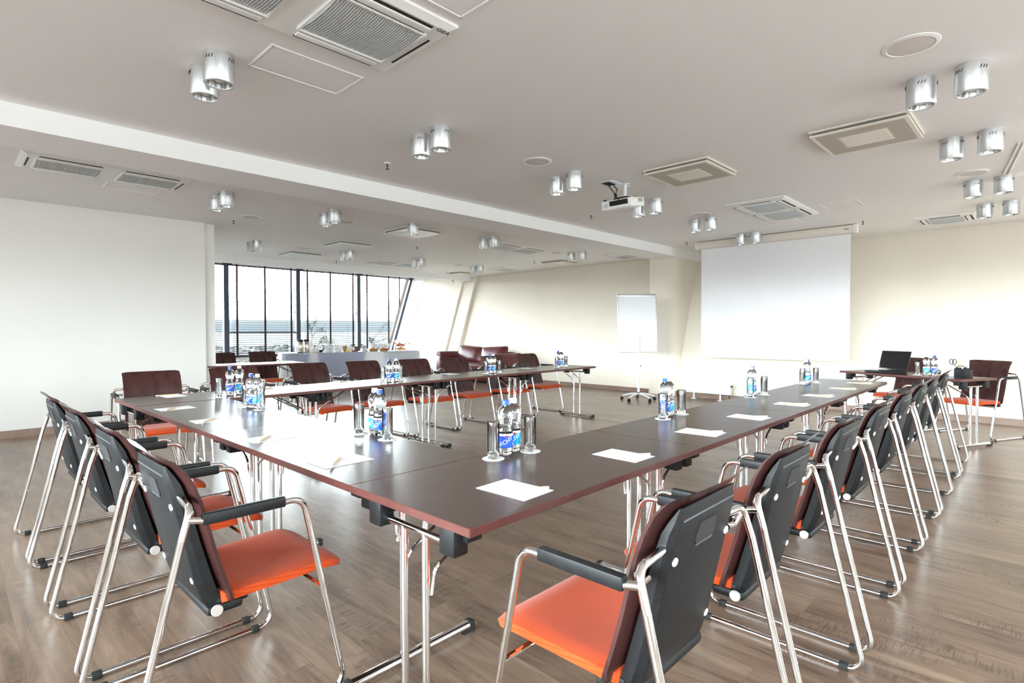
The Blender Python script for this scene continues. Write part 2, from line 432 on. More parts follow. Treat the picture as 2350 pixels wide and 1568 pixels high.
# ceiling at 2.8 up to the window header, raised recess behind it
bm = NB()
box(bm, (4.3, 4.55, C + 0.06), (14.4, 15.5, 0.12))
struct('ceiling', bm, M['ceiling'])
bm = NB()
box(bm, (7.3, 13.65, 3.14), (9.0, 2.8, 0.12)); box(bm, (7.3, 12.28, 3.0), (9.0, 0.06, 0.5))
struct('ceiling_recess', bm, M['beam'])
bm = NB(); box(bm, (3.85, 5.32, 2.72), (14.0, 0.56, 0.163)); struct('beam_main', bm, M['beam'])
bm = NB()
v = [(2.62, 11.91), (10.72, 11.91), (10.72, 12.25), (2.62, 12.25)]
prism(bm, v, 2.655, 2.9); struct('beam_window_header', bm, M['beam'])

# far wall (leaning) with its two pilasters
def lean_slab(bm, y0, y1, x_off0, x_off1, z0=0.0, z1=3.2, thick=0.15):
    A = [(xw(z0) + x_off0, y0, z0), (xw(z0) + x_off1, y1, z0), (xw(z1) + x_off1, y1, z1), (xw(z1) + x_off0, y0, z1)]
    Bk = [(p[0] + thick, p[1], p[2]) for p in A]
    a = [bm.verts.new(p) for p in A]; b = [bm.verts.new(p) for p in Bk]
    bm.faces.new(a); bm.faces.new(list(reversed(b)))
    for i in range(4): bm.faces.new((a[i], b[i], b[(i + 1) % 4], a[(i + 1) % 4]))
bm = NB(); lean_slab(bm, -3.1, 15.1, 0, 0); struct('wall_screen', bm, M['wall'])
bm = NB(); lean_slab(bm, 11.70, 12.72, -0.10, -0.10, thick=0.12); lean_slab(bm, 12.18, 12.72, -0.16, -0.16, thick=0.10)
struct('pilaster_corner', bm, M['wall'])
# vertical column that stands proud of the leaning wall, softly rounded edge towards the screen
bm = NB()
pts = [(9.765, 5.69), (9.765, 5.36)]
for k in range(9):
    a = k / 8 * PI / 2
    pts.append((9.765 + 0.22 * (1 - math.cos(a)), 5.36 - 0.24 * math.sin(a)))
pts += [(10.9, 5.10), (10.9, 5.69)]
prism(bm, pts, 0, C); struct('column', bm, M['wall'], smooth=0.5)
# wall on the corridor side and its return
bm = NB(); box(bm, (-0.44, 8.79, C / 2), (6.14, 0.17, C)); struct('wall_left', bm, M['wall_white'])  # cream wall; its whiter look under the light is put into the colour
bm = NB(); box(bm, (2.70, 11.9, 1.6), (0.14, 6.3, 3.2))
struct('wall_recess', bm, M['wall_white'])
# facade with the strip window: knee wall, head, right-hand jamb
ZS, ZH = 0.56, 2.96
bm = NB()
box(bm, (6.9, 14.93, ZS / 2), (8.5, 0.16, ZS)); box(bm, (6.9, 14.93, (3.2 + ZH) / 2), (8.5, 0.16, 3.2 - ZH))
struct('wall_facade', bm, M['wall_white'])
# wall behind the camera side: strip windows to the sunny side
def strip_wall(name, y, x0, x1, opens, zs, zh, th=0.2):
    bm = NB(); cx = (x0 + x1) / 2; w = x1 - x0
    box(bm, (cx, y, zs / 2), (w, th, zs)); box(bm, (cx, y, (C + 0.1 + zh) / 2), (w, th, C + 0.1 - zh))
    xs = [x0] + [q for o in opens for q in o] + [x1]
    for a, b in zip(xs[0::2], xs[1::2]): box(bm, ((a + b) / 2, y, (zs + zh) / 2), (b - a, th, zh - zs))
    return struct(name, bm, M['wall_white'])
strip_wall('wall_sunside', -3.1, -3.4, 11.0, [(-2.1, 2.5), (3.5, 8.5)], 0.72, 2.72)
bm = NB()
box(bm, (-3.45, 2.9, 0.36), (0.2, 12.0, 0.72)); box(bm, (-3.45, 2.9, 2.81), (0.2, 12.0, 0.18)); box(bm, (-3.45, -2.15, 1.72), (0.2, 1.9, 2.0)); box(bm, (-3.45, 7.65, 1.72), (0.2, 2.5, 2.0))
struct('wall_rear', bm, M['wall_white'])

# skirting
def skirt(name, p0, p1, side, z=0.09, th=0.014):
    bm = NB(); a = Vector((*p0, 0)); b = Vector((*p1, 0)); d = (b - a); n = Vector((-d.y, d.x, 0)).normalized() * th * side
    lo = [a, b, b + n, a + n]
    prism(bm, [(q.x, q.y) for q in lo], 0.0, z); return struct(name, bm, M['plinth'])
skirt('baseboard_left', (-3.3, 8.705), (2.64, 8.705), -1)
skirt('baseboard_left_return', (2.77, 8.72), (2.77, 14.85), -1)
skirt('baseboard_far', (XW + 0.005, 5.70), (XW + 0.005, 12.0), 1)
skirt('baseboard_screen', (XW + 0.005, -3.0), (XW + 0.005, 5.12), 1)
skirt('baseboard_facade', (2.8, 14.85), (9.8, 14.85), -1)

# facade windows: four bays, dark frames, panes
bays = [(2.95, 5.0), (5.0, 6.86), (6.86, 8.73)]
def window_bay(i, x0, x1):
    bm = NB(); y = 14.93
    box(bm, ((x0 + x1) / 2, y, ZS + 0.035), (x1 - x0, 0.09, 0.07)); box(bm, ((x0 + x1) / 2, y, ZH - 0.03), (x1 - x0, 0.09, 0.06))
    box(bm, (x1 - 0.045, y - 0.01, (ZS + ZH) / 2), (0.09, 0.13, ZH - ZS)); box(bm, (x0 + 0.02, y, (ZS + ZH) / 2), (0.04, 0.09, ZH - ZS))
    if i == 2: box(bm, ((x0 + x1) / 2, y, 1.2), (x1 - x0, 0.05, 0.035))
    w = struct('window_%d' % i, bm, M['window_frame'])
    bm = NB(); box(bm, ((x0 + x1) / 2, y + 0.02, (ZS + ZH) / 2), (x1 - x0, 0.008, ZH - ZS - 0.1)); obj('window_pane', bm, M['pane'], w, smooth=0)
for i, (a, b) in enumerate(bays): window_bay(i + 1, a, b)
bm = NB(); y = 14.93
def lp(z, o=0.0): return xw(z) - o
for (o0, o1) in ((0.05, 0.14),):
    a = [(lp(ZS, o1), y - 0.06, ZS), (lp(ZS, o0), y - 0.06, ZS), (lp(ZH, o0), y - 0.06, ZH), (lp(ZH, o1), y - 0.06, ZH)]
    b = [(p[0], y + 0.05, p[2]) for p in a]
    va = [bm.verts.new(p) for p in a]; vb = [bm.verts.new(p) for p in b]
    bm.faces.new(va); bm.faces.new(list(reversed(vb)))
    for k in range(4): bm.faces.new((va[k], vb[k], vb[(k + 1) % 4], va[(k + 1) % 4]))
box(bm, ((8.73 + 9.9) / 2, y, ZS + 0.035), (9.9 - 8.73, 0.09, 0.07)); box(bm, ((8.73 + 10.7) / 2, y, ZH - 0.03), (10.7 - 8.73, 0.09, 0.06))
box(bm, (8.75, y, (ZS + ZH) / 2), (0.04, 0.09, ZH - ZS))
w4 = struct('window_4', bm, M['window_frame'])
bm = NB()
prism(bm, [(8.75, ZS + 0.05), (lp(ZS, 0.1), ZS + 0.05), (lp(ZH, 0.1), ZH - 0.05), (8.75, ZH - 0.05)], 0, 0.008, M=Matrix.Translation((0, 14.955, 0)) @ Matrix.Rotation(R(90), 4, 'X'))
obj('window_pane', bm, M['pane'], w4, smooth=0)
# white reveal along the leaning wall beside the window
bm = NB(); lean_slab(bm, 14.30, 14.86, -0.012, -0.012, ZS, 3.1, 0.03); struct('trim_1', bm, M['beam'])
# sunny-side windows (behind the camera)
for i, (a, b) in enumerate(((-2.1, 2.5), (3.5, 8.5))):
    bm = NB(); y = -3.1
    for x in [a + 0.03, (a + b) / 2, b - 0.03]: box(bm, (x, y, 1.72), (0.06, 0.08, 2.0))
    for z in (0.75, 2.69): box(bm, ((a + b) / 2, y, z), (b - a, 0.08, 0.06))
    w = struct('window_%d' % (5 + i), bm, M['window_frame'])
    bm = NB(); box(bm, ((a + b) / 2, y, 1.72), (b - a, 0.008, 1.98)); obj('window_pane', bm, M['pane'], w, smooth=0)

bm = NB()
for yy in (-1.17, 0.66, 2.6, 4.5, 6.37): box(bm, (-3.45, yy, 1.72), (0.08, 0.06, 2.0))
for z in (0.75, 2.69): box(bm, (-3.45, 2.6, z), (0.08, 7.6, 0.06))
w = struct('window_7', bm, M['window_frame'])  # unseen window added in the rear wall to carry the fill light
bm = NB(); box(bm, (-3.45, 2.6, 1.72), (0.008, 7.6, 1.98)); obj('window_pane', bm, M['pane'], w, smooth=0)

# blinds
def blind(x0, x1, tapes, label, lean=False, cords=()):
    t = thing('venetian_blind', label, 'blind', ((x0 + x1) / 2, 14.821, ZS), 0, 'blinds across the long window')
    cx = (x0 + x1) / 2
    bm = NB(); n = 42
    for k in range(n):
        z = 0.05 + k * 0.0562
        xr = x1
        if lean: xr = min(x1, xw(z + ZS) - 0.30)
        if xr - x0 < 0.1: continue
        box(bm, (0, 0, 0), (xr - x0, 0.05, 0.0035), M=Matrix.Translation(((x0 + xr) / 2 - cx, 0, z)) @ Matrix.Rotation(R(-7), 4, 'X'))
    obj('slats', bm, M['slat'], t, smooth=0)
    for tx in tapes:
        bm = NB()
        zt = ZH - ZS - 0.02
        z0 = 0.02
        if lean and tx > xw(ZS) - 0.3: z0 = (tx + 0.30 - XW) / LEAN - ZS
        box(bm, (tx - cx, -0.028, (zt + z0) / 2), (0.05, 0.003, zt - z0)); obj('ladder_tape', bm, M['tape'], t, smooth=0)
    bm = NB(); xr = x1 if not lean else xw(ZH) - 0.3
    box(bm, ((x0 + xr) / 2 - cx, 0, ZH - ZS - 0.01), (xr - x0, 0.055, 0.04), 0.004); obj('head_rail', bm, M['white_plastic'], t)
    for cxx, L in cords:
        bm = NB(); tube(bm, [(cxx - cx, -0.04, ZH - ZS), (cxx - cx, -0.04, ZH - ZS - L)], 0.002, 5); lathe(bm, [(0.004, 0), (0.012, 0.005), (0.010, 0.03), (0.003, 0.045)], 8, (cxx - cx, -0.04, ZH - ZS - L - 0.03))
        obj('pull_cord', bm, M['tape'], t)
    if lean:
        bm = NB()
        a = [(xw(0 + ZS) - 0.34 - cx, -0.03, 0.0), (xw(0 + ZS) - 0.26 - cx, -0.03, 0.0), (xw(ZH) - 0.26 - cx, -0.03, ZH - ZS), (xw(ZH) - 0.34 - cx, -0.03, ZH - ZS)]
        b = [(p[0], 0.03, p[2]) for p in a]; va = [bm.verts.new(p) for p in a]; vb = [bm.verts.new(p) for p in b]
        bm.faces.new(va); bm.faces.new(list(reversed(vb)))
        for k in range(4): bm.faces.new((va[k], vb[k], vb[(k + 1) % 4], va[(k + 1) % 4]))
        obj('edge_batten', bm, M['tape_pale'], t, smooth=0)
blind(3.05, 4.86, (3.3, 3.95, 4.60), 'slatted blind half hidden behind the end of the plain wall', cords=((4.80, 1.15),))
blind(5.10, 6.75, (5.20, 5.90, 6.60), 'slatted blind with dark brown tapes above the two chairs at the window', cords=((6.70, 1.2),))
blind(6.97, 8.60, (7.06, 7.74, 8.46), 'slatted blind with brown tapes behind the thermos jugs', cords=((8.56, 1.2),))
blind(8.82, 10.45, (8.93, 9.69, 10.09), 'slatted blind cut slanting along the leaning wall at the window end', lean=True, cords=((8.88, 1.15),))

# world outside: fields and the town far below
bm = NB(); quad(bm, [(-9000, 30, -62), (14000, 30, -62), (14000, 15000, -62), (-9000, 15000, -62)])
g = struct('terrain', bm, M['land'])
bm = NB(); rnd = random.Random(3)
for k in range(1500):
    ang = R(rnd.uniform(34, 92)); d = rnd.uniform(850, 2300)
    x = d * math.cos(ang); yy = d * math.sin(ang)
    s = rnd.uniform(7, 20); h = rnd.uniform(3, 8)
    box(bm, (x, yy, -62 + h / 2), (s, rnd.uniform(7, 16), h), mi=rnd.choice([0, 0, 1, 2, 3, 3]))
o = obj('houses', bm, [mat('pale house', (0.07, 0.07, 0.07), 0.9), mat('red roof', (0.045, 0.022, 0.018), 0.9), mat('grey roof', (0.028, 0.03, 0.034), 0.9), mat('tree patch', (0.010, 0.015, 0.009), 0.95)], smooth=0)
o['kind'] = 'stuff'; tag(o, 'low houses of the town far below the window', 'houses')

# ------------------------------------------------------------------ table frame coordinates
P0 = Vector((0.949, 1.078)); ROT = R(0.7162)
def W(u, v, z=0.0):
    c, s = math.cos(ROT), math.sin(ROT)
    return (P0.x + u * c - v * s, P0.y + u * s + v * c, z)

# ------------------------------------------------------------------ folding tables
TL, TW, TH, TT = 1.4, 0.6, 0.74, 0.025
def make_table():
    t = thing('folding_table', 'table', 'table')
    bm = NB(); box(bm, (0, 0, TH - TT / 2), (TL - 0.002, TW - 0.002, TT), 0.002, seg=1)
    bm.faces.ensure_lookup_table()
    for f in bm.faces: f.material_index = 0 if abs(f.normal.z) > 0.9 else 1
    obj('table_top', bm, [M['table'], M['table_edge']], t, smooth=0.5)
    for s in (-1, 1):
        x = s * (TL / 2 - 0.047)
        bm = NB(); tube(bm, [(x, -0.272, 0.026), (x, 0.272, 0.026)], 0.0185, 16); obj('foot_bar', bm, M['chrome'], t)
        for q in (-1, 1):
            bm = NB(); box(bm, (x, q * 0.283, 0.024), (0.042, 0.03, 0.042), 0.008); box(bm, (x, q * 0.255, 0.006), (0.036, 0.04, 0.012), 0.002)
            obj('foot_cap', bm, M['rubber'], t)
            bm = NB(); tube(bm, [(x, q * 0.053, 0.03), (x, q * 0.053, 0.655)], 0.0125, 16); obj('leg', bm, M['chrome'], t)
            bm = NB(); tube(bm, fillet([(x - s * 0.012, q * 0.066, 0.47), (x - s * 0.02, q * 0.07, 0.55), (x - s * 0.30, q * 0.075, 0.70)], 0.05), 0.006, 8); obj('brace', bm, M['chrome'], t)
            bm = NB()
            box(bm, (x, q * 0.18, 0.672), (0.055, 0.066, 0.085), 0.006)
            box(bm, (x - s * 0.035, q * 0.19, 0.69), (0.06, 0.085, 0.045), 0.006)
            obj('corner_bracket', bm, M['black'], t)
        bm = NB(); tube(bm, [(x, -0.15, 0.655), (x, 0.15, 0.655)], 0.011, 12); obj('cross_bar', bm, M['chrome'], t)
    bm = NB(); box(bm, (0, 0.16, 0.706), (0.92, 0.03, 0.016), 0.002); box(bm, (0, -0.16, 0.706), (0.92, 0.03, 0.016), 0.002); obj('under_rail', bm, M['black'], t)
    return t
TAB = Proto(make_table())
def table(u, v, rot, label, group='folding tables pushed together in a U'):
    p = W(u, v); return TAB.place(p, ROT + rot, label, group)
rn = ['with its bare corner nearest the camera', 'second from the camera in the row leading to the screen', 'third from the camera in the row leading to the screen', 'at the end of the row nearest the screen']
for i in range(4): table(0.7 + 1.4 * i, 0.3, 0, 'dark wood folding table ' + rn[i])
table(0.3, 1.3, R(90), 'dark wood folding table with turquoise and blue bottles, beside the nearest corner table')
table(0.3, 2.7, R(90), 'dark wood folding table joining the side row to the window-side row')
fn_ = ['at the corner nearest the plain white wall', 'second from the plain wall in the window-side row', 'third from the plain wall in the window-side row', 'with a free end nearest the flip chart']
FR = R(0.9)
for i in range(4):
    q = 0.7 + 1.4 * i
    table(0.0 + q, 3.415 + 0.3 + (q) * math.tan(FR), FR, 'dark wood folding table ' + fn_[i])
a = math.atan2(-0.515 - 0.756, 6.40 - 7.03)      # laptop table, turned towards the room
cx_, cy_ = (6.40 + 7.03) / 2, (-0.515 + 0.756) / 2
nx, ny = math.cos(a + PI / 2), math.sin(a + PI / 2)
LT = (cx_ + nx * 0.3, cy_ + ny * 0.3, a)
table(LT[0], LT[1], a, 'dark wood folding table carrying the open laptop', 'separate folding tables')
b_ = math.atan2(7.487 - 7.616, 3.215 - 1.787)
BT = ((1.787 + 3.215) / 2 - math.sin(b_) * 0.3, (7.616 + 7.487) / 2 + math.cos(b_) * 0.3, b_)
table(BT[0], BT[1], b_, 'folding table standing alone near the big window, top gleaming white', 'separate folding tables')

# ------------------------------------------------------------------ chairs
def make_chair():
    t = thing('armchair', 'chair', 'chair')
    e = lambda E: E + 0.295
    # seat: padded sheet, dished, with a drooping front lip
    def top(s, tt):
        E = -0.335 + 0.415 * s; y = (tt - 0.5) * (0.44 - 0.03 * (1 - s)); yy = (tt - 0.5) * 2
        z = 0.438 - 0.010 * math.sin(PI * min(1, s * 1.25)) * (1 - yy * yy) + 0.012 * s
        if s > 0.80: z -= 0.030 * ((s - 0.80) / 0.20) ** 1.8
        edge = max(abs(yy) ** 10, 0) * 0.010 + (abs(2 * s - 1) ** 14) * 0.006
        # rounded plan corners at the front
        if s > 0.85: y *= 1 - 0.16 * ((s - 0.85) / 0.15) ** 2.5
        if s < 0.08: y *= 1 - 0.08 * ((0.08 - s) / 0.08) ** 2
        return Vector((e(E), y, z - edge))
    def bot(s, tt):
        p = top(s, tt); k = 0.030 if s < 0.85 else 0.030 - 0.012 * ((s - 0.85) / 0.15)
        q = Vector((p.x * 0.99 + 0.0, p.y * 0.97, p.z - k)); return q
    bm = NB(); sheet(bm, top, bot, 22, 16); seat = obj('seat', bm, M['fabric'], t, smooth=1.0)
    bm = NB()
    for tt in (0.012, 0.988):
        tube(bm, [top(s / 14 * 0.96 + 0.02, tt) + Vector((0, (tt - 0.5) * 0.004, -0.006)) for s in range(15)], 0.0011, 5)
    tube(bm, [top(0.988, k / 12 * 0.96 + 0.02) + Vector((0.002, 0, -0.006)) for k in range(13)], 0.0011, 5)
    obj('stitching', bm, M['stitch'], seat)
    bm = NB(); box(bm, (e(-0.17), 0, 0.396), (0.26, 0.30, 0.022), 0.006); box(bm, (e(-0.30), 0, 0.392), (0.10, 0.36, 0.03), 0.008)
    obj('seat_support', bm, M['black'], t)
    # plywood back panel: profile leans back and rolls over at the top
    prof = [(-0.322, 0.392), (-0.333, 0.43), (-0.352, 0.49), (-0.376, 0.575), (-0.398, 0.665), (-0.415, 0.735), (-0.436, 0.795), (-0.462, 0.842), (-0.492, 0.873), (-0.512, 0.887)]
    def pr(s):
        q = s * (len(prof) - 1); i = min(int(q), len(prof) - 2); f = q - i
        a, b = prof[i], prof[i + 1]; return (a[0] + (b[0] - a[0]) * f, a[1] + (b[1] - a[1]) * f)
    def nrm(s):
        a = pr(max(0, s - 0.04)); b = pr(min(1, s + 0.04)); d = Vector((b[0] - a[0], b[1] - a[1])).normalized(); return Vector((d.y, -d.x))
    def wid(s, tt):
        y = (tt - 0.5) * 2
        w = 0.222
        # rounded corners, top and bottom
        for d, r in ((1 - s, 0.075), (s, 0.06)):
            if d < r: w -= 0.035 * (1 - math.sqrt(max(0, 1 - ((r - d) / r) ** 2)))
        return y * w
    def fr(s, tt):
        x, z = pr(s); y = wid(s, tt); c = 0.018 * (y / 0.222) ** 2
        return Vector((e(x) + c, y, z))
    def bk(s, tt):
        n = nrm(s); p = fr(s, tt); return Vector((p.x - abs(n.x) * 0.011, p.y, p.z + (-n.y if n.y > 0 else n.y) * 0.0 + 0.005 * (s ** 6)))
    bm = NB(); sheet(bm, fr, bk, 26, 14)
    bm.normal_update()
    obj('backrest', bm, [M['ply'], M['ply_edge']], t, smooth=0.9)
    # moulded plastic shell behind the panel
    def ln(z):      # outer face, E at height z
        return -0.395 - (z - 0.44) * 0.225
    shell = NB()
    zs = [0.362, 0.40, 0.47, 0.60, 0.72, 0.79, 0.818]
    Ein = [pr(k)[0] for k in (0.0, 0.06, 0.19, 0.37, 0.52, 0.66, 0.74)]
    Ein = [-0.325, -0.335, -0.356, -0.392, -0.420, -0.444, -0.458]
    Eout = [-0.352, -0.385, ln(0.47) - 0.006, ln(0.60) - 0.004, ln(0.72) - 0.004, ln(0.79) - 0.004, ln(0.818) - 0.004]
    rows = []
    for z, ei, eo in zip(zs, Ein, Eout):
        hw_i = 0.176; hw_o = 0.158
        if z > 0.80: hw_i = 0.166; hw_o = 0.147
        row = [(e(ei), -hw_i), (e(ei) * 0.45 + e(eo) * 0.55, -hw_i + 0.002), (e(eo) + 0.003, -hw_o - 0.004), (e(eo), -hw_o + 0.004), (e(eo), hw_o - 0.004), (e(eo) + 0.003, hw_o + 0.004), (e(ei) * 0.45 + e(eo) * 0.55, hw_i - 0.002), (e(ei), hw_i)]
        rows.append([shell.verts.new((x, y, z)) for x, y in row])
    topz = 0.850
    row = [(e(-0.478), -0.155), (e(-0.480), -0.153), (e(-0.483), -0.145), (e(-0.484), -0.14), (e(-0.484), 0.14), (e(-0.483), 0.145), (e(-0.480), 0.153), (e(-0.478), 0.155)]
    rows.append([shell.verts.new((x, y, topz)) for x, y in row])
    for A, B in zip(rows, rows[1:]):
        for j in range(7): shell.faces.new((A[j], A[j + 1], B[j + 1], B[j]))
        shell.faces.new((A[7], A[0], B[0], B[7]))
    shell.faces.new(list(reversed(rows[0]))); shell.faces.new(rows[-1])
    sh = obj('back_shell', shell, M['black'], t, smooth=0.45)
    # grip recess: dark plate on the shell, its shade put into the colour
    bm = NB(); zc = 0.765; ec = e(ln(zc) - 0.004)
    Mx = Matrix.Translation((ec - 0.0012, 0, zc)) @ Matrix.Rotation(R(-12.7), 4, 'Y') @ Matrix.Rotation(R(90), 4, 'Y')
    prism(bm, [(-0.028, -0.045), (0.018, -0.055), (0.03, -0.045), (0.03, 0.045), (0.018, 0.055), (-0.028, 0.045)], -0.0015, 0.0015, M=Mx)
    obj('grip_recess', bm, M['dark'], sh, smooth=0)
    bm = NB(); tube(bm, [Mx @ Vector((0.033, y, -0.001)) for y in (-0.046, 0.046)], 0.0018, 6)
    tube(bm, [Vector((e(ln(0.818) - 0.004), y, 0.819)) for y in (-0.142, 0.142)], 0.0022, 6)
    obj('shell_edge', bm, mat('pale grey plastic rim', (0.10, 0.11, 0.12), 0.3) if 'pale grey plastic rim' not in bpy.data.materials else bpy.data.materials['pale grey plastic rim'], sh)  # paler grey tubes along the grip and shell top edges
    for z in (0.72, 0.475):
        for y in (-0.145, 0.145):
            bm = NB(); Mb = Matrix.Translation((e(ln(z) - 0.004), y, z)) @ Matrix.Rotation(R(-90 - 12.7), 4, 'Y')
            lathe(bm, [(0.011, -0.001), (0.011, 0.003), (0.008, 0.005)], 12, M=Mb); obj('button', bm, M['button'], sh)
    bm = NB(); box(bm, (e(-0.325), 0, 0.377), (0.11, 0.384, 0.032), 0.012); obj('hinge_block', bm, M['black'], sh)
    for q in (-1, 1):
        bm = NB(); Mb = Matrix.Translation((e(-0.352), q * 0.190, 0.377)) @ Matrix.Rotation(R(-90 * q), 4, 'X')
        lathe(bm, [(0.018, 0), (0.018, 0.006), (0.0165, 0.008)], 16, M=Mb); obj('pivot_disc', bm, M['pearl'], sh)
    # chromed side frames
    for q in (-1, 1):
        y = q * 0.298; r = 0.0105
        bm = NB()
        path = [(e(-0.447), q * 0.175, 0.752), (e(-0.452), q * 0.292, 0.745), (e(-0.478), y, 0.66), (e(-0.632), y, 0.0115), (e(0.032), y, 0.0115), (e(-0.118), y, 0.706), (e(-0.415), y, 0.704), (e(-0.462), y, 0.715)]
        tube(bm, fillet(path, [0.035, 0.05, 0.045, 0.045, 0.05, 0.03], 6), r, 12)
        fr_ = obj('side_frame', bm, M['chrome'], t)
        bm = NB(); tube(bm, [(e(-0.452), q * 0.292, 0.735), (e(-0.440), q * 0.262, 0.700), (e(-0.436), q * 0.222, 0.700)], 0.009, 10); obj('hook', bm, M['chrome'], fr_)
        for E in (-0.565, -0.045):
            bm = NB(); box(bm, (e(E), y, 0.012), (0.032, 0.027, 0.025), 0.004); obj('floor_clip', bm, M['rubber'], fr_)
        bm = NB(); box(bm, (e(-0.302), y, 0.709), (0.245, 0.028, 0.034), 0.006, seg=2); obj('armrest', bm, M['black'], t)
    bm = NB(); tube(bm, [(e(-0.052), -0.298, 0.385), (e(-0.052), 0.298, 0.385)], 0.008, 10); tube(bm, [(e(-0.10), -0.298, 0.60), (e(-0.10), -0.298, 0.602)], 0.002, 4)
    obj('cross_tube', bm, M['chrome'], t)
    return t
CH = Proto(make_chair())
def chair(u, v, rot, label, group):
    return CH.place(W(u, v), ROT + rot, label, group)
G1 = 'chairs along the row leading to the screen'
ORD = ['nearest', 'second', 'third', 'fourth', 'fifth', 'sixth', 'seventh', 'eighth']
rtxt = ['orange-seated armchair nearest the camera, its seat and black back shell fully shown',
        'second armchair from the camera in the row leading to the screen',
        'third armchair from the camera in the row leading to the screen',
        'fourth armchair from the camera in the row leading to the screen',
        'fifth armchair from the camera in the row leading to the screen',
        'sixth armchair from the camera in the row leading to the screen',
        'seventh armchair from the camera in the row leading to the screen',
        'armchair at the far end of the row, nearest the laptop table']
for i, (u, dv) in enumerate(((0.37, 0), (1.06, 0), (1.815, 0.0), (2.56, 0), (3.31, 0), (4.03, 0), (4.66, 0.0), (5.43, 0.0))):
    chair(u, -0.295 + dv, R(90), rtxt[i], G1)
ltxt = ['armchair beside the metal table legs, whole orange seat shown, first of the side row',
        'second armchair from the camera along the side of the U facing the screen',
        'third armchair from the camera along the side of the U facing the screen',
        'outermost armchair of the side row, its back shell against the plain wall']
for i, v in enumerate((0.99, 1.685, 2.44, 3.13)):
    chair(-0.295, v, 0, ltxt[i], 'chairs along the side of the U facing the screen')
ftxt = ['armchair facing the camera before the plain wall, leftmost of the window-side row',
        'armchair facing the camera behind the two tall pairs of bottles, second of its row',
        'third armchair from the plain wall facing the camera, in front of the white tablecloth',
        'fourth armchair from the plain wall facing the camera, reddish streak on its back',
        'fifth armchair from the plain wall, facing the camera beside bottles and glasses',
        'sixth armchair from the plain wall, covering the left arm of the sofa',
        'seventh armchair from the plain wall, behind two bottles before the sofa',
        'armchair nearest the flip chart in the row facing the camera']
for i, (u, e0, r) in enumerate(((0.40, 4.24, -3), (1.10, 4.26, -6), (1.96, 4.36, 5), (2.60, 4.30, 2), (3.27, 4.20, 0), (3.92, 4.18, 0), (4.60, 4.13, 6), (5.41, 4.20, 0))):
    chair(u, e0 + 0.295, R(-90 + r), ftxt[i], 'chairs on the window side of the U')
chair(2.32, 8.22 + 0.295, R(-94), 'armchair by the window with its back cut off by the wall end', 'chairs at the lone table by the window')
chair(2.985, 8.20 + 0.295, R(-94), 'armchair by the window with a sunlit reddish top edge', 'chairs at the lone table by the window')
LC = [(7.95, 0.03, 'armchair behind the laptop and the water bottles'), (7.80, -0.68, 'armchair facing the room behind the desk organiser')]
for (u, v, lb) in LC:
    # back top sits about 0.79 behind the origin
    ang = a + R(90) + PI
    ux = u + math.cos(ang) * 0.20; vx = v + math.sin(ang) * 0.20
    chair(ux, vx, ang, lb, 'chairs at the laptop table')

# ------------------------------------------------------------------ bottles, glasses, coasters
def wrap(bm, r, ang0=0.0, z0=0.0):
    for v in bm.verts:
        x, y, d = v.co; a_ = ang0 + x / r; rr = r + d
        v.co = Vector((rr * math.cos(a_), rr * math.sin(a_), z0 + y))

def make_bottle(capm, labm, name):
    t = thing('water_bottle', 'bottle', 'bottle')
    prof = [(0.012, 0.004), (0.024, 0.001), (0.029, 0.006), (0.0305, 0.018), (0.031, 0.032), (0.0305, 0.034), (0.0305, 0.094), (0.031, 0.098), (0.0285, 0.108), (0.0262, 0.120), (0.0265, 0.132), (0.0295, 0.146), (0.0325, 0.160), (0.0330, 0.172), (0.0310, 0.184), (0.0245, 0.196), (0.0155, 0.204), (0.0125, 0.208), (0.0125, 0.214)]
    def petal(r, z, a):
        if z < 0.03: return r * (1 - 0.13 * (1 - z / 0.03) * (0.5 + 0.5 * math.cos(5 * a)))
        if 0.10 < z < 0.145: return r * (1 + 0.02 * math.cos(6 * a + z * 90))
        return r
    bm = NB(); lathe(bm, prof, 40, fn=petal); obj('bottle_body', bm, M['water'], t, smooth=1.2)
    bm = NB(); lathe(bm, [(0.0148, 0.2095), (0.0150, 0.2115), (0.0145, 0.2125), (0.0145, 0.227), (0.0132, 0.2295)], 24); obj('cap', bm, capm, t)
    bm = NB()
    r = 0.0312
    rings = []
    for z in (0.035, 0.084, 0.0935):
        rings.append([bm.verts.new((r * math.cos(2 * PI * j / 36), r * math.sin(2 * PI * j / 36), z)) for j in range(36)])
    for k, (A, B) in enumerate(zip(rings, rings[1:])):
        for j in range(36):
            f = bm.faces.new((A[j], A[(j + 1) % 36], B[(j + 1) % 36], B[j])); f.material_index = k
    lab = obj('label', bm, [labm, M['label_white']], t, smooth=1.2)
    bm = NB()
    for k in range(3):
        tb = text_bm('VICHY', 0.024, 0.0003)
        for v in tb.verts:
            x, y, z = v.co; an = R(28); v.co = Vector((x * math.cos(an) - y * math.sin(an), x * math.sin(an) + y * math.cos(an), z))
        wrap(tb, r + 0.0004, 2 * PI * k / 3, 0.060)
        me_ = bpy.data.meshes.new('tmp'); tb.to_mesh(me_); tb.free(); bm.from_mesh(me_); bpy.data.meshes.remove(me_)
    obj('lettering', bm, M['label_white'], lab, smooth=0)
    bm = NB()
    for k in range(3):
        q = NB(); prism(q, [(-0.004, -0.005), (0.004, -0.005), (0.004, 0.004), (-0.004, 0.005)], 0, 0.0005)
        wrap(q, r + 0.0003, 2 * PI * k / 3 + 0.15, 0.083)
        me_ = bpy.data.meshes.new('tmp'); q.to_mesh(me_); q.free(); bm.from_mesh(me_); bpy.data.meshes.remove(me_)
    obj('red_mark', bm, M['label_red'], lab, smooth=0)
    return t
BB = Proto(make_bottle(M['cap_blue'], M['label_blue'], 'blue'), 'still water bottles on the tables')
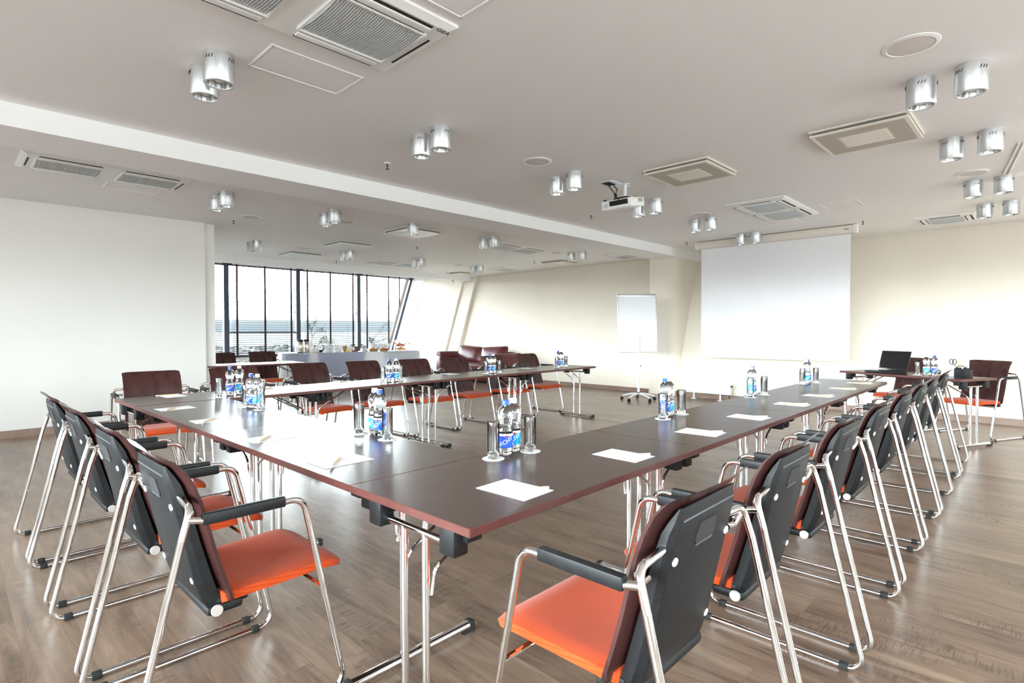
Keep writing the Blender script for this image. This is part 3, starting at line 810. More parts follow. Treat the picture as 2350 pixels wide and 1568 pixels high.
BW = Proto(make_bottle(M['cap_white'], M['label_cyan'], 'white'), 'still water bottles on the tables')

def make_glass():
    t = NB(); R0 = 0.0255
    prof = [(0.0, 0.0), (0.0235, 0.0), (0.0245, 0.003), (0.0262, 0.146), (0.0258, 0.1475), (0.0248, 0.146), (0.0232, 0.024), (0.021, 0.020), (0.0, 0.019)]
    rings = []
    seg = 32
    for i, (r, z) in enumerate(prof):
        if r == 0: rings.append([t.verts.new((0, 0, z))])
        else: rings.append([t.verts.new((r * math.cos(2 * PI * j / seg), r * math.sin(2 * PI * j / seg), z)) for j in range(seg)])
    for A, B in zip(rings, rings[1:]):
        for j in range(seg):
            k = (j + 1) % seg
            if len(A) == 1: t.faces.new((A[0], B[k], B[j]))
            elif len(B) == 1: t.faces.new((A[j], A[k], B[0]))
            else: t.faces.new((A[j], A[k], B[k], B[j]))
    o = obj('drinking_glass', t, M['glass'], smooth=0.7); return tag(o, 'glass', 'glass')
def make_coaster():
    bm = NB(); n = 48
    prism(bm, [((0.0445 + 0.0016 * math.cos(12 * 2 * PI * j / n)) * math.cos(2 * PI * j / n), (0.0445 + 0.0016 * math.cos(12 * 2 * PI * j / n)) * math.sin(2 * PI * j / n)) for j in range(n)], 0, 0.0016)
    o = obj('paper_coaster', bm, M['paper'], smooth=0); return tag(o, 'coaster', 'coaster')
GL = Proto(make_glass(), 'tall water glasses on the tables'); CO = Proto(make_coaster(), 'scalloped paper coasters under glasses')
TOPZ = TH + 0.0002
def put(proto, u, v, z, label, rot=0.0):
    p = W(u, v, z); return proto.place(p, ROT + rot, label)
def glass(u, v, where, coaster=True):
    put(GL, u, v, TOPZ + (0.0018 if coaster else 0), 'tall glass ' + where)
    if coaster: put(CO, u, v, TOPZ, 'coaster under the glass ' + where, random.uniform(0, 1))
def bot(kind, u, v, where, rot):
    nm = {'b': 'blue-capped', 'w': 'white-capped'}[kind]
    put(BB if kind == 'b' else BW, u, v, TOPZ, nm + ' water bottle ' + where, R(rot))
sets = [
 ('nearest the camera', [('g', .603, .523, 'on its plain-wall side'), ('b', .683, .532, ''), ('w', .757, .556, ''), ('g', .808, .506, 'on its screen side')], -135),
 ('second from the camera towards the screen', [('g', 1.984, .511, ''), ('b', 2.06, .54, ''), ('w', 2.135, .552, ''), ('g', 2.232, .519, '')], -135),
 ('third from the camera towards the screen', [('g', 3.40, .530, ''), ('w', 3.48, .553, ''), ('b', 3.565, .575, ''), ('g', 3.63, .507, '')], -120),
 ('nearest the screen', [('g', 4.80, .555, ''), ('w', 4.85, .535, ''), ('b', 4.96, .552, ''), ('g', 5.00, .49, '')], -120),
 ('in the middle of the side row', [('g', .518, 1.400, ''), ('w', .573, 1.343, ''), ('b', .553, 1.268, ''), ('g', .532, 1.170, '')], -150),
 ('at the inner corner of the side row', [('g', .512, 2.825, ''), ('b', .518, 2.755, ''), ('w', .535, 2.69, ''), ('g', .525, 2.615, '')], -150),
 ('before the second chair facing the camera', [('g', .584, 3.555, ''), ('b', .69, 3.62, ''), ('w', .775, 3.655, ''), ('g', .88, 3.66, '')], -110),
 ('before the white tablecloth', [('g', 2.17, 3.70, ''), ('b', 2.225, 3.665, ''), ('w', 2.31, 3.67, ''), ('g', 2.40, 3.72, '')], -110),
 ('in front of the sofa', [('g', 3.60, 3.69, ''), ('b', 3.665, 3.70, ''), ('w', 3.745, 3.71, ''), ('g', 3.84, 3.70, '')], -110),
 ('on the table end nearest the flip chart', [('g', 5.03, 3.76, ''), ('b', 5.10, 3.79, ''), ('w', 5.18, 3.80, ''), ('g', 5.27, 3.79, '')], -110)]
for nm, items, rot in sets:
    k = 0
    for it in items:
        if it[0] == 'g':
            side = ('left of' if k == 0 else 'right of'); k += 1
            glass(it[1], it[2], side + ' the bottles ' + nm)
        else: bot(it[0], it[1], it[2], 'of the pair ' + nm, rot)
# on the laptop table
def LTp(s, d):   # s along the table from its centre, d across (towards the chairs)
    return (LT[0] + math.cos(a) * s - math.sin(a) * d, LT[1] + math.sin(a) * s + math.cos(a) * d)
glass(6.86, -0.085, 'beside the laptop', True); bot('w', 6.86, -0.165, 'on the laptop table, beside the glass', -150); bot('b', 6.90, -0.235, 'on the laptop table, beside the folded card', -150)
glass(7.02, -0.165, 'behind the bottles on the laptop table', True)

# ------------------------------------------------------------------ sheets of paper and pencils
def make_paper():
    bm = NB(); box(bm, (0, 0, 0.0005), (0.148, 0.21, 0.001)); quad(bm, [(-0.050, 0.082, 0.00105), (-0.034, 0.082, 0.00105), (-0.034, 0.090, 0.00105), (-0.050, 0.090, 0.00105)], 1)
    o = obj('note_paper', bm, [M['paper'], M['alu']], smooth=0); return tag(o, 'paper', 'paper')
def make_pencil():
    t = thing('pencil', 'pencil', 'pencil')
    Mx = Matrix.Rotation(R(90), 4, 'Y')
    bm = NB(); lathe(bm, [(0.0037, -0.083), (0.0037, 0.055)], 6, M=Mx); obj('shaft', bm, M['pencil'], t, smooth=0)
    bm = NB(); lathe(bm, [(0.0036, 0.055), (0.001, 0.072)], 8, M=Mx); obj('cone', bm, M['board'], t)
    bm = NB(); lathe(bm, [(0.001, 0.072), (0.0002, 0.076)], 6, M=Mx); obj('lead', bm, M['graphite'], t)
    bm = NB(); lathe(bm, [(0.0040, -0.102), (0.0042, -0.100), (0.0042, -0.083)], 10, M=Mx); obj('eraser_cap', bm, M['cap_white'], t)
    return t
PAP = Proto(make_paper(), 'sheets of note paper at each seat'); PEN = Proto(make_pencil(), 'pencils lying on the note paper')
def note(u, v, rot, where, prot=None, du=0.0, dv=0.0):
    put(PAP, u, v, TOPZ, 'white note sheet ' + where, rot)
    if prot is not None:
        p = W(u + du, v + dv, TOPZ + 0.0048); PEN.place(p, ROT + prot, 'pencil on the note sheet ' + where)
rw = ['nearest the camera, on the corner table', 'second from the camera in the row to the screen', 'third from the camera in the row to the screen', 'fourth from the camera in the row to the screen',
      'fifth from the camera in the row to the screen', 'sixth from the camera in the row to the screen', 'seventh from the camera in the row to the screen', 'at the screen end of the row']
for i, u in enumerate((0.347, 1.013, 1.730, 2.395, 3.185, 3.865, 4.585, 5.265)):
    note(u, 0.165 + (0.006 if i % 2 else 0), R((2, -1, 3, -2, 1, -3, 2, -1)[i]), rw[i], prot=R(180 - 43), du=0.006, dv=-0.01)
lw = ['nearest the camera in the side row', 'second from the camera in the side row', 'third from the camera in the side row', 'fourth from the camera in the side row']
for i, v in enumerate((0.938, 1.612, 2.385, 3.09)):
    note(0.158, v, R(90 + (1, 3, -2, 2)[i]), lw[i], prot=R((49, 51, 52, 54)[i]), du=-0.018, dv=0.0)
note(0.36, 3.90, R(3), 'before the chair nearest the plain wall', prot=R(-4), du=0.0, dv=0.06)
note(1.10, 3.88, R(-4), 'before the second chair facing the camera', prot=R(30))
note(1.90, 4.0, R(5), 'before the third chair facing the camera', prot=R(40))
note(3.28, 3.97, R(-4), 'before the sixth chair facing the camera', prot=R(35), du=0.02)
note(4.62, 3.97, R(4), 'before the seventh chair facing the camera', prot=R(30), du=0.02)

# ------------------------------------------------------------------ laptop table set
lang = ROT + a + R(90)
lx, ly, _ = W(6.98, 0.245)
t = thing('laptop', 'open black laptop with its lid turned to the camera', 'laptop', (lx, ly, TOPZ), lang)
bm = NB(); box(bm, (0, 0, 0.013), (0.25, 0.355, 0.022), 0.006)
base = obj('base', bm, M['black'], t)
bm = NB(); box(bm, (-0.02, 0, 0.0245), (0.12, 0.30, 0.002)); obj('keyboard', bm, M['black_gloss'], base)
Ml = Matrix.Translation((0.118, 0, 0.02)) @ Matrix.Rotation(R(17), 4, 'Y')
bm = NB(); box(bm, (0, 0, 0.125), (0.014, 0.355, 0.25), 0.005, M=Ml); lid = obj('lid', bm, M['black_gloss'], t)
bm = NB(); box(bm, (0.0076, 0, 0.13), (0.0006, 0.036, 0.007), M=Ml); obj('emblem', bm, M['alu'], lid)
bm = NB(); box(bm, (-0.0076, 0, 0.13), (0.0006, 0.32, 0.20), M=Ml); obj('display', bm, M['black_gloss'], lid)
bm = NB(); tube(bm, [Ml @ Vector((0, y, 0)) for y in (-0.13, 0.13)], 0.008, 10); obj('hinge', bm, M['black'], t)
# the lid opens away from the chairs, so its outside faces the camera: turn the whole machine round
t.rotation_euler = (0, 0, lang)

tx, ty, _ = W(6.93, -0.40)
bm = NB(); w2 = 0.105; Mt = Matrix.Translation((tx, ty, TOPZ)) @ Matrix.Rotation(ROT + a + R(90), 4, 'Z')
for s in (-1, 1):
    p = [(s * 0.045, -w2, 0), (s * 0.045, w2, 0), (0, w2, 0.155), (0, -w2, 0.155)]
    p2 = [(q[0] - s * 0.0012, q[1], q[2]) for q in p]
    va = [bm.verts.new(Mt @ Vector(q)) for q in p]; vb = [bm.verts.new(Mt @ Vector(q)) for q in p2]
    bm.faces.new(va); bm.faces.new(list(reversed(vb)))
    for k in range(4): bm.faces.new((va[k], vb[k], vb[(k + 1) % 4], va[(k + 1) % 4]))
tent = tag(obj('table_card', bm, M['paper'], smooth=0), 'white folded card with a red swirl standing on the laptop table', 'card')
bm = NB()
sl = math.atan2(0.045, 0.155)
for rr, a0, a1 in ((0.030, 20, 170), (0.020, -30, 140), (0.012, 100, 330)):
    pts = []
    for k in range(13):
        an = R(a0 + (a1 - a0) * k / 12); yy = rr * math.cos(an) * 1.2; zz = 0.085 + rr * math.sin(an)
        pts.append(Mt @ Vector((0.045 * (1 - zz / 0.155) + 0.001, yy, zz)))
    tube(bm, pts, 0.0028, 5)
obj('red_swirl', bm, mat('salmon print', (0.75, 0.16, 0.14), 0.6), tent, label='red swirl emblem')

ox, oy, _ = W(6.78, -0.50)
t = thing('desk_organiser', 'black mesh desk organiser at the end of the laptop table', 'organiser', (ox, oy, TOPZ), ROT + a)
bm = NB()
box(bm, (0, 0, 0.006), (0.13, 0.10, 0.012), 0.004); box(bm, (0, -0.046, 0.05), (0.13, 0.006, 0.09), 0.002); box(bm, (-0.062, 0, 0.045), (0.005, 0.10, 0.08), 0.002); box(bm, (0.062, 0, 0.045), (0.005, 0.10, 0.08), 0.002)
box(bm, (0, 0.0, 0.045), (0.004, 0.10, 0.07)); box(bm, (0.0, 0.02, 0.03), (0.12, 0.004, 0.05)); obj('tray', bm, M['black'], t)
for x in (-0.038, 0.035):
    bm = NB(); tube(bm, [(x, -0.015, 0.01), (x, -0.015, 0.105)], 0.024, 14); lathe(bm, [(0.026, 0.100), (0.026, 0.106)], 16, (x, -0.015, 0)); obj('pen_cup', bm, M['black'], t)
bm = NB(); tube(bm, fillet([(-0.06, -0.045, 0.09), (-0.02, -0.045, 0.125), (0.03, -0.045, 0.125), (0.06, -0.045, 0.09)], 0.03), 0.004, 8); obj('rim', bm, M['black'], t)
def org(x, y, z): return Matrix.Translation((ox, oy, TOPZ)) @ Matrix.Rotation(ROT + a, 4, 'Z') @ Vector((x, y, z))
for k, (x, dx) in enumerate(((-0.040, 0.004), (-0.030, 0.02))):
    bm = NB(); tube(bm, [org(x, -0.015, 0.104), org(x + dx, -0.02, 0.19 + 0.005 * k)], 0.0042, 8); tag(obj('pencil', bm, M['pencil'], smooth=0.6), ['pale pencil standing upright in the desk organiser', 'leaning pencil standing in the desk organiser'][k], 'pencil', 'pencils in the desk organiser')
bm = NB(); pr_ = [org(0.045, -0.02, 0.104), org(0.068, -0.02, 0.104), org(0.070, -0.022, 0.19), org(0.048, -0.022, 0.19)]
va = [bm.verts.new(p) for p in pr_]; vb = [bm.verts.new(p + Vector((0.001, 0.001, 0))) for p in pr_]; bm.faces.new(va); bm.faces.new(list(reversed(vb)))
for k in range(4): bm.faces.new((va[k], vb[k], vb[(k + 1) % 4], va[(k + 1) % 4]))
tag(obj('ruler', bm, mat('clear ruler', (0.55, 0.6, 0.6), 0.2), smooth=0), 'clear ruler standing in the desk organiser', 'ruler')
t = thing('scissors', 'black-handled scissors leaning in the desk organiser', 'scissors', tuple(org(-0.075, 0.0, 0.09)), ROT + a)
for s in (-1, 1):
    bm = NB(); tube(bm, [(-0.03 + 0.028 * math.cos(2 * PI * k / 16) * 0.7 + s * 0.016, 0.0, 0.075 + 0.028 * math.sin(2 * PI * k / 16)) for k in range(16)], 0.004, 6, closed=True); obj('handle', bm, M['black'], t)
    bm = NB(); tube(bm, [(-0.03 + s * 0.012, 0, 0.05), (0.0, 0, 0.02), (0.018, 0, -0.02)], 0.0028, 6); obj('blade', bm, M['chrome'], t)

# ------------------------------------------------------------------ projection screen
t = thing('projection_screen', 'large white pull-down projection screen hanging from its ceiling case', 'screen', (9.30, 3.25, 0), 0)
bm = NB(); box(bm, (0, 0, (0.80 + 2.68) / 2), (0.004, 2.29, 1.88)); cloth = obj('cloth', bm, M['screen'], t, smooth=0)
bm = NB(); box(bm, (0, 0, 0.80), (0.022, 2.40, 0.028), 0.006); obj('bottom_bar', bm, M['white_plastic'], t)
bm = NB(); Mr = Matrix.Translation((-0.01, 0, 2.728)) @ Matrix.Rotation(R(90), 4, 'X')
prof = []
pts = [(-0.045, 0.062), (0.045, 0.062), (0.052, 0.03), (0.048, -0.02), (0.028, -0.052), (0, -0.06), (-0.03, -0.052), (-0.05, -0.02), (-0.054, 0.03)]
prism(bm, pts, -1.19, 1.19, M=Mr); case = obj('case', bm, M['ivory_plastic'], t, smooth=0.7)
for s in (-1, 1):
    bm = NB(); prism(bm, [(x * 1.12, y * 1.1) for x, y in pts], s * 1.19, s * 1.235, M=Mr); obj('end_cap', bm, M['white_plastic'], t, smooth=0.7)
bm = NB(); box(bm, (-0.062, -1.10, 2.735), (0.002, 0.06, 0.010)); obj('maker_plate', bm, M['dark'], case)

# ------------------------------------------------------------------ flip chart
fx, fy = 8.62, 5.235
t = thing('flip_chart', 'white flip chart board on a wheeled star base', 'flip chart', (fx, fy, 0), R(141))
face = R(0)
# board: local x = across, local -y faces the room... built with the board normal along local y
bm = NB(); 
n5 = 5
for k in range(n5):
    an = R(90 + 72 * k + 20)
    d = Vector((math.cos(an), math.sin(an), 0))
    b2 = NB(); tube(b2, [Vector((0, 0, 0.125)), d * 0.12 + Vector((0, 0, 0.118)), d * 0.24 + Vector((0, 0, 0.092)), d * 0.30 + Vector((0, 0, 0.072))], [0.021, 0.018, 0.015, 0.012], 8); arm = obj('base_arm', b2, M['white_metal'], t)
    b2 = NB(); c0 = d * 0.30
    Mw = Matrix.Translation((c0.x, c0.y, 0.028)) @ Matrix.Rotation(an, 4, 'Z') @ Matrix.Rotation(R(90), 4, 'X')
    lathe(b2, [(0.022, -0.022), (0.028, -0.016), (0.028, -0.005)], 16, M=Mw); lathe(b2, [(0.028, 0.005), (0.028, 0.016), (0.022, 0.022)], 16, M=Mw); box(b2, (c0.x, c0.y, 0.05), (0.026, 0.026, 0.036), 0.006)
    obj('castor', b2, M['black'], t)
bm = NB(); lathe(bm, [(0.032, 0.10), (0.034, 0.115), (0.034, 0.145), (0.026, 0.15)], 18); obj('hub', bm, M['black'], t)
bm = NB(); tube(bm, [(0, 0, 0.13), (0, 0, 0.62)], 0.021, 16); tube(bm, [(0, 0, 0.60), (0, 0, 1.15)], 0.015, 16); lathe(bm, [(0.024, 0.60), (0.025, 0.605), (0.025, 0.64), (0.020, 0.645)], 16); obj('pole', bm, M['white_metal'], t)
bm = NB(); tube(bm, [(-0.03, -0.01, 0.615), (-0.045, -0.015, 0.615)], 0.010, 10); obj('clamp_knob', bm, M['black'], t)
Mb = Matrix.Translation((0, -0.045, 0.86)) @ Matrix.Rotation(R(4), 4, 'X')
bm = NB(); box(bm, (0, 0, 0.52), (0.72, 0.018, 1.03), 0.006, M=Mb); board = obj('board', bm, M['white_metal'], t)
bm = NB(); box(bm, (0, -0.012, 0.55), (0.62, 0.006, 0.86), M=Mb); obj('paper_pad', bm, M['paper'], t, smooth=0)
bm = NB(); box(bm, (0, -0.008, 1.02), (0.735, 0.035, 0.055), 0.006, M=Mb); obj('clamp_bar', bm, M['alu'], t)
bm = NB(); box(bm, (0, -0.028, 0.012), (0.66, 0.035, 0.018), 0.004, M=Mb); obj('pen_tray', bm, M['dark'], t)
for s in (-1, 1):
    bm = NB(); box(bm, (s * 0.355, 0, 0.52), (0.014, 0.026, 1.0), 0.003, M=Mb); obj('side_rail', bm, M['alu'], board)
    bm = NB(); box(bm, (s * 0.24, -0.018, 0.975), (0.09, 0.006, 0.006), M=Mb); obj('hook', bm, M['midgap'], board)

# ------------------------------------------------------------------ radiators
def radiator(x, y, L, z0, z1, label, legs=True):
    t = thing('radiator', label, 'radiator', (x, y, 0), 0)
    bm = NB(); box(bm, (0, 0, (z0 + z1) / 2), (0.09, L, z1 - z0), 0.006); body = obj('panel', bm, M['white_metal'], t)
    bm = NB(); n = int(L / 0.036)
    for k in range(n): box(bm, (-0.046, -L / 2 + 0.04 + (L - 0.08) * k / (n - 1), (z0 + z1) / 2 - 0.005), (0.006, 0.018, (z1 - z0) * 0.68), 0.0025, seg=1)
    obj('fins', bm, M['white_metal'], body)
    for s in (-1, 1):
        bm = NB(); tube(bm, [(0, s * L * 0.28, 0.004), (0, s * L * 0.28, z0 + 0.01)], 0.014, 12); lathe(bm, [(0.05, 0.0), (0.05, 0.006), (0.02, 0.010)], 16, (0, s * L * 0.28, 0)); obj('leg', bm, M['white_metal'], t)
    bm = NB(); tube(bm, [(-0.01, -L / 2 - 0.012, z1 - 0.05), (-0.03, -L / 2 - 0.016, z1 - 0.05)], 0.018, 12); tube(bm, [(0, -L / 2 + 0.03, 0.0), (0, -L / 2 + 0.03, z0 + 0.02)], 0.008, 8); obj('valve', bm, M['black'], t)
radiator(9.60, 4.42, 0.88, 0.115, 0.315, 'long low white radiator on stubby legs under the screen')
radiator(9.02, 11.66, 0.46, 0.12, 0.42, 'white radiator beside the sofa, mostly behind a chair')

# ------------------------------------------------------------------ sofa
t = thing('sofa', 'oxblood leather sofa with loose cushions against the far wall', 'sofa', (9.30, 10.22, 0), 0)
def puff(bm, c, s, M_=None, bulge=0.25, n=10):
    """pillow: a superellipsoid-like cushion"""
    vs = {}
    def P(i, j, side):
        u = i / n * 2 - 1; v = j / n * 2 - 1
        k = (1 - abs(u) ** 3.0) * (1 - abs(v) ** 3.0)
        h = max(0.0, k) ** 0.45
        pinch = 1 - 0.06 * (1 - abs(abs(u) - abs(v)))
        return Vector((side * s[0] / 2 * h, u * s[1] / 2 * (pinch if abs(v) > 0.9 else 1), v * s[2] / 2 * (pinch if abs(u) > 0.9 else 1)))
    A = [[bm.verts.new(xf(M_, P(i, j, 1) + Vector(c))) for j in range(n + 1)] for i in range(n + 1)]
    B = [[A[i][j] if i in (0, n) or j in (0, n) else bm.verts.new(xf(M_, P(i, j, -1) + Vector(c))) for j in range(n + 1)] for i in range(n + 1)]
    for i in range(n):
        for j in range(n):
            bm.faces.new((A[i][j], A[i + 1][j], A[i + 1][j + 1], A[i][j + 1]))
            bm.faces.new((B[i][j], B[i][j + 1], B[i + 1][j + 1], B[i + 1][j]))
bm = NB(); box(bm, (0, 0, 0.17), (0.84, 1.9, 0.26), 0.03); obj('base', bm, M['leather'], t)
bm = NB(); box(bm, (0.30, 0, 0.45), (0.20, 1.9, 0.55), 0.05, seg=3); obj('back', bm, M['leather'], t)
for s in (-1, 1):
    bm = NB(); box(bm, (-0.02, s * 1.02, 0.34), (0.88, 0.20, 0.58), 0.04, seg=3)
    tube(bm, [(-0.44, s * 1.04, 0.63), (0.40, s * 1.04, 0.62)], 0.085, 18); obj('arm', bm, M['leather'], t)
    bm = NB(); box(bm, (-0.08, s * 0.46, 0.38), (0.66, 0.90, 0.17), 0.06, seg=4); obj('seat_cushion', bm, M['leather'], t)
    bm = NB(); Mc = Matrix.Translation((0.12, s * 0.44, 0.64)) @ Matrix.Rotation(R(14), 4, 'Y') @ Matrix.Rotation(R(s * 3), 4, 'X')
    puff(bm, (0, 0, 0), (0.26, 0.92, 0.44), Mc); obj('back_cushion', bm, M['leather'], t, smooth=1.3)

# ------------------------------------------------------------------ buffet
BA = R(-17.46); BX, BY = 5.013, 11.712
def Bf(s, d, z=0.0): return (BX + math.cos(BA) * s - math.sin(BA) * d, BY + math.sin(BA) * s + math.cos(BA) * d, z)
BZ = 0.76
def drape(name, s0, s1, d0, d1, drop, label, m, seed, group):
    rnd = random.Random(seed); bm = NB()
    # top
    per = []
    n = 60; w = s1 - s0; dd = d1 - d0
    def P(q):
        L_ = 2 * (w + dd); x = q * L_
        if x < w: return (s0 + x, d0, 0, -1)
        x -= w
        if x < dd: return (s1, d0 + x, 1, 0)
        x -= dd
        if x < w: return (s1 - x, d1, 0, 1)
        x -= w; return (s0, d1 - x, -1, 0)
    N_ = 220; rows = []
    ph = [rnd.uniform(0, 6.28) for _ in range(4)]
    for lev, f in ((0, 0.0), (1, 0.06), (2, 0.3), (3, 0.65), (4, 1.0)):
        row = []
        for k in range(N_):
            s, d, ns, nd = P(k / N_); t_ = k / N_ * 2 * (w + dd)
            fold = (0.018 * math.sin(t_ * 16 + ph[0]) + 0.012 * math.sin(t_ * 27 + ph[1])) * f
            out_ = (0.010 + 0.05 * f ** 0.7 + fold) if lev else 0.0
            z = BZ + (0.0 if lev == 0 else -drop * f)
            row.append(bm.verts.new(Bf(s + ns * out_, d + nd * out_, z + 0.003)))
        rows.append(row)
    bm.faces.new(rows[0])
    for A, B in zip(rows, rows[1:]):
        for k in range(N_): bm.faces.new((A[k], A[(k + 1) % N_], B[(k + 1) % N_], B[k]))
    return tag(obj(name, bm, m, smooth=1.0), label, 'tablecloth', group)
t = thing('buffet_table', 'long buffet table hidden under white tablecloths', 'table', Bf(1.52, 0.38, 0), BA)
bm = NB(); box(bm, (0, 0, BZ - 0.02), (3.0, 0.74, 0.03)); obj('table_top', bm, M['table'], t, smooth=0)
for sx in (-1.45, 1.45):
    for sy in (-0.33, 0.33):
        bm = NB(); tube(bm, [(sx, sy, 0), (sx, sy, BZ - 0.03)], 0.02, 8); obj('leg', bm, M['chrome'], t)
drape('tablecloth', 0.0, 3.05, 0.0, 0.76, 0.74, 'white tablecloth reaching the floor around the buffet table', M['cloth'], 1, None)
# swagged over-cloths: pale blue and white half-round napkins hanging over the front edge
def swag(s0, s1, drop, m, label, k0):
    bm = NB(); n = 26; lv = 7; rows = []
    for j in range(lv + 1):
        f = j / lv; row = []
        for i in range(n + 1):
            q = i / n; ss = s0 + (s1 - s0) * q
            dz = drop * (1 - (2 * q - 1) ** 2) ** 0.6 if True else drop
            z = BZ + 0.006 - dz * f
            fold = 0.008 * math.sin(q * 34 + k0) * f
            row.append(bm.verts.new(Bf(ss, -0.075 - 0.012 * f - fold if j else -0.01, z)))
        rows.append(row)
    for A, B in zip(rows, rows[1:]):
        for i in range(n): bm.faces.new((A[i], A[i + 1], B[i + 1], B[i]))
    r = bmesh.ops.solidify(bm, geom=bm.faces[:], thickness=0.004)
    return tag(obj('napkin_swag', bm, m, smooth=1.0), label, 'tablecloth', 'cloth swags along the buffet front')
swag(0.02, 0.55, 0.36, M['cloth_blue'], 'pale blue cloth swag at the near end of the buffet', 1)
swag(0.72, 1.75, 0.62, M['cloth_blue'], 'wide pale blue cloth swag under the stacked cups', 2)
swag(2.15, 3.0, 0.55, M['cloth'], 'white cloth swag below the fruit', 3)

def bthing(name, s, d, label, cat, group=None, rot=0.0): return thing(name, label, cat, Bf(s, d, BZ + 0.004), BA + rot, group)
def bsolo(name, bmx, s, d, m, label, cat, group=None, z=0.0, rot=0.0, smooth=0.7):
    o = obj(name, bmx, m, smooth=smooth); o.location = Bf(s, d, BZ + 0.004 + z); o.rotation_euler = (0, 0, BA + rot); return tag(o, label, cat, group)
for i, (s, d, rot, lb) in enumerate(((0.395, 0.2, -140, 'steel pump thermos jug in front, at the near end of the buffet'), (0.545, 0.34, -30, 'steel pump thermos jug standing behind the first one'))):
    t = bthing('thermos_jug', s, d, lb, 'thermos', 'pump thermos jugs', R(rot))
    bm = NB(); lathe(bm, [(0.062, 0.012), (0.066, 0.02), (0.066, 0.235), (0.060, 0.245)], 24); obj('body', bm, M['steel'], t)
    bm = NB(); lathe(bm, [(0.067, 0.0), (0.067, 0.014)], 24); obj('base_ring', bm, M['black'], t)
    bm = NB(); lathe(bm, [(0.058, 0.245), (0.062, 0.255), (0.056, 0.285), (0.045, 0.292)], 24); box(bm, (0.05, 0, 0.275), (0.09, 0.04, 0.03), 0.012, M=Matrix.Rotation(R(-8), 4, 'Y')); obj('pump_head', bm, M['black'], t)
    bm = NB(); tube(bm, fillet([(-0.055, 0, 0.25), (-0.09, 0, 0.23), (-0.092, 0, 0.10), (-0.066, 0, 0.07)], 0.03), 0.008, 8); obj('handle', bm, M['black'], t)
def foliage(name, base, path, label, seed, n=70, leaf=0.03, extra=()):
    rnd = random.Random(seed); t = thing(name, label, 'branch', base, 0, 'leafy branches on the buffet')
    bm = NB(); lv = NB()
    allp = [path] + list(extra)
    for k, pth in enumerate(allp):
        P = [Vector(p) for p in pth]; tube(bm, P, [0.005 * (1 - 0.7 * i / (len(P) - 1)) for i in range(len(P))], 5)
        for q in range(n // len(allp)):
            f = rnd.uniform(0.25, 1) * (len(P) - 1); i = min(int(f), len(P) - 2); p = P[i].lerp(P[i + 1], f - i)
            off = Vector((rnd.gauss(0, 1), rnd.gauss(0, 1), rnd.gauss(0, 1))).normalized() * rnd.uniform(0.01, 0.055)
            e_ = p + off; tube(bm, [p, e_], 0.0012, 3)
            dr = off.normalized(); sd = dr.cross(Vector((rnd.random(), rnd.random(), rnd.random()))).normalized() * leaf * 0.22
            tip = e_ + dr * leaf; mid = e_ + dr * leaf * 0.5
            lv.faces.new([lv.verts.new(x) for x in (e_, mid + sd, tip, mid - sd)])
    obj('twigs', bm, M['twig'], t); obj('leaves', lv, M['leaf'], t, smooth=0)
    return t
bm = NB(); lathe(bm, [(0.045, 0), (0.05, 0.01), (0.052, 0.10), (0.050, 0.19), (0.036, 0.22), (0.038, 0.235), (0.034, 0.235), (0.032, 0.22)], 22); bsolo('vase', bm, 0.655, 0.47, M['china'], 'tall white vase right behind the thermos jugs', 'vase', 'white vases on the buffet')
ux = Vector((math.cos(BA), math.sin(BA), 0)); uy = Vector((-math.sin(BA), math.cos(BA), 0))
def BP(s, z, d=0.0): return tuple(ux * s + uy * d + Vector((0, 0, z)))
foliage('leafy_branch', Bf(0.655, 0.47, BZ + 0.22), [BP(0, -0.05), BP(0.03, 0.12), BP(0.02, 0.28), BP(0.07, 0.42), BP(0.13, 0.50)], 'tall airy branch rising from the vase behind the thermos jugs', 1, 130, 0.034,
        extra=([BP(0.03, 0.14), BP(0.12, 0.26), BP(0.24, 0.30), BP(0.30, 0.24)], [BP(0.02, 0.25), BP(-0.03, 0.34), BP(-0.02, 0.42)]))
t = bthing('milk_jug', 0.80, 0.45, 'white china milk jug with a handle, holding a low branch', 'jug', rot=R(10))
bm = NB(); lathe(bm, [(0.035, 0), (0.048, 0.02), (0.052, 0.06), (0.038, 0.11), (0.036, 0.14), (0.048, 0.17), (0.045, 0.17), (0.034, 0.14)], 22); obj('body', bm, M['china'], t)
bm = NB(); tube(bm, fillet([(0.045, 0, 0.15), (0.105, 0, 0.15), (0.10, 0, 0.07), (0.05, 0, 0.05)], 0.03), 0.007, 8); obj('handle', bm, M['china'], t)
foliage('leafy_branch', Bf(0.80, 0.45, BZ + 0.15), [BP(0, -0.03), BP(0.08, 0.08), BP(0.18, 0.15)], 'low spreading branch in the milk jug', 2, 120, 0.036, extra=([BP(0.05, 0.05), BP(0.2, 0.08), BP(0.38, 0.10)], [BP(0.02, 0.02), BP(0.10, 0.16), BP(0.16, 0.20)]))
bm = NB(); lathe(bm, [(0.15, 0), (0.15, 0.012)], 28); bsolo('wooden_board', bm, 0.735, 0.16, M['board'], 'round wooden board under the small white house box', 'board')
bm = NB(); prism(bm, [(-0.055, 0), (0.055, 0), (0.055, 0.06), (0, 0.12), (-0.055, 0.06)], -0.05, 0.05, M=Matrix.Rotation(R(90), 4, 'X')); bsolo('house_box', bm, 0.665, 0.17, M['china'], 'small white house-shaped box on the wooden board', 'box', z=0.012, smooth=0)
bm = NB(); lathe(bm, [(0.03, 0), (0.052, 0.04), (0.048, 0.04), (0.028, 0.008)], 18); bsolo('small_bowl', bm, 0.82, 0.14, M['black_gloss'], 'small black bowl on the wooden board', 'bowl', z=0.012)
cupg = 'white cups stacked on the buffet'
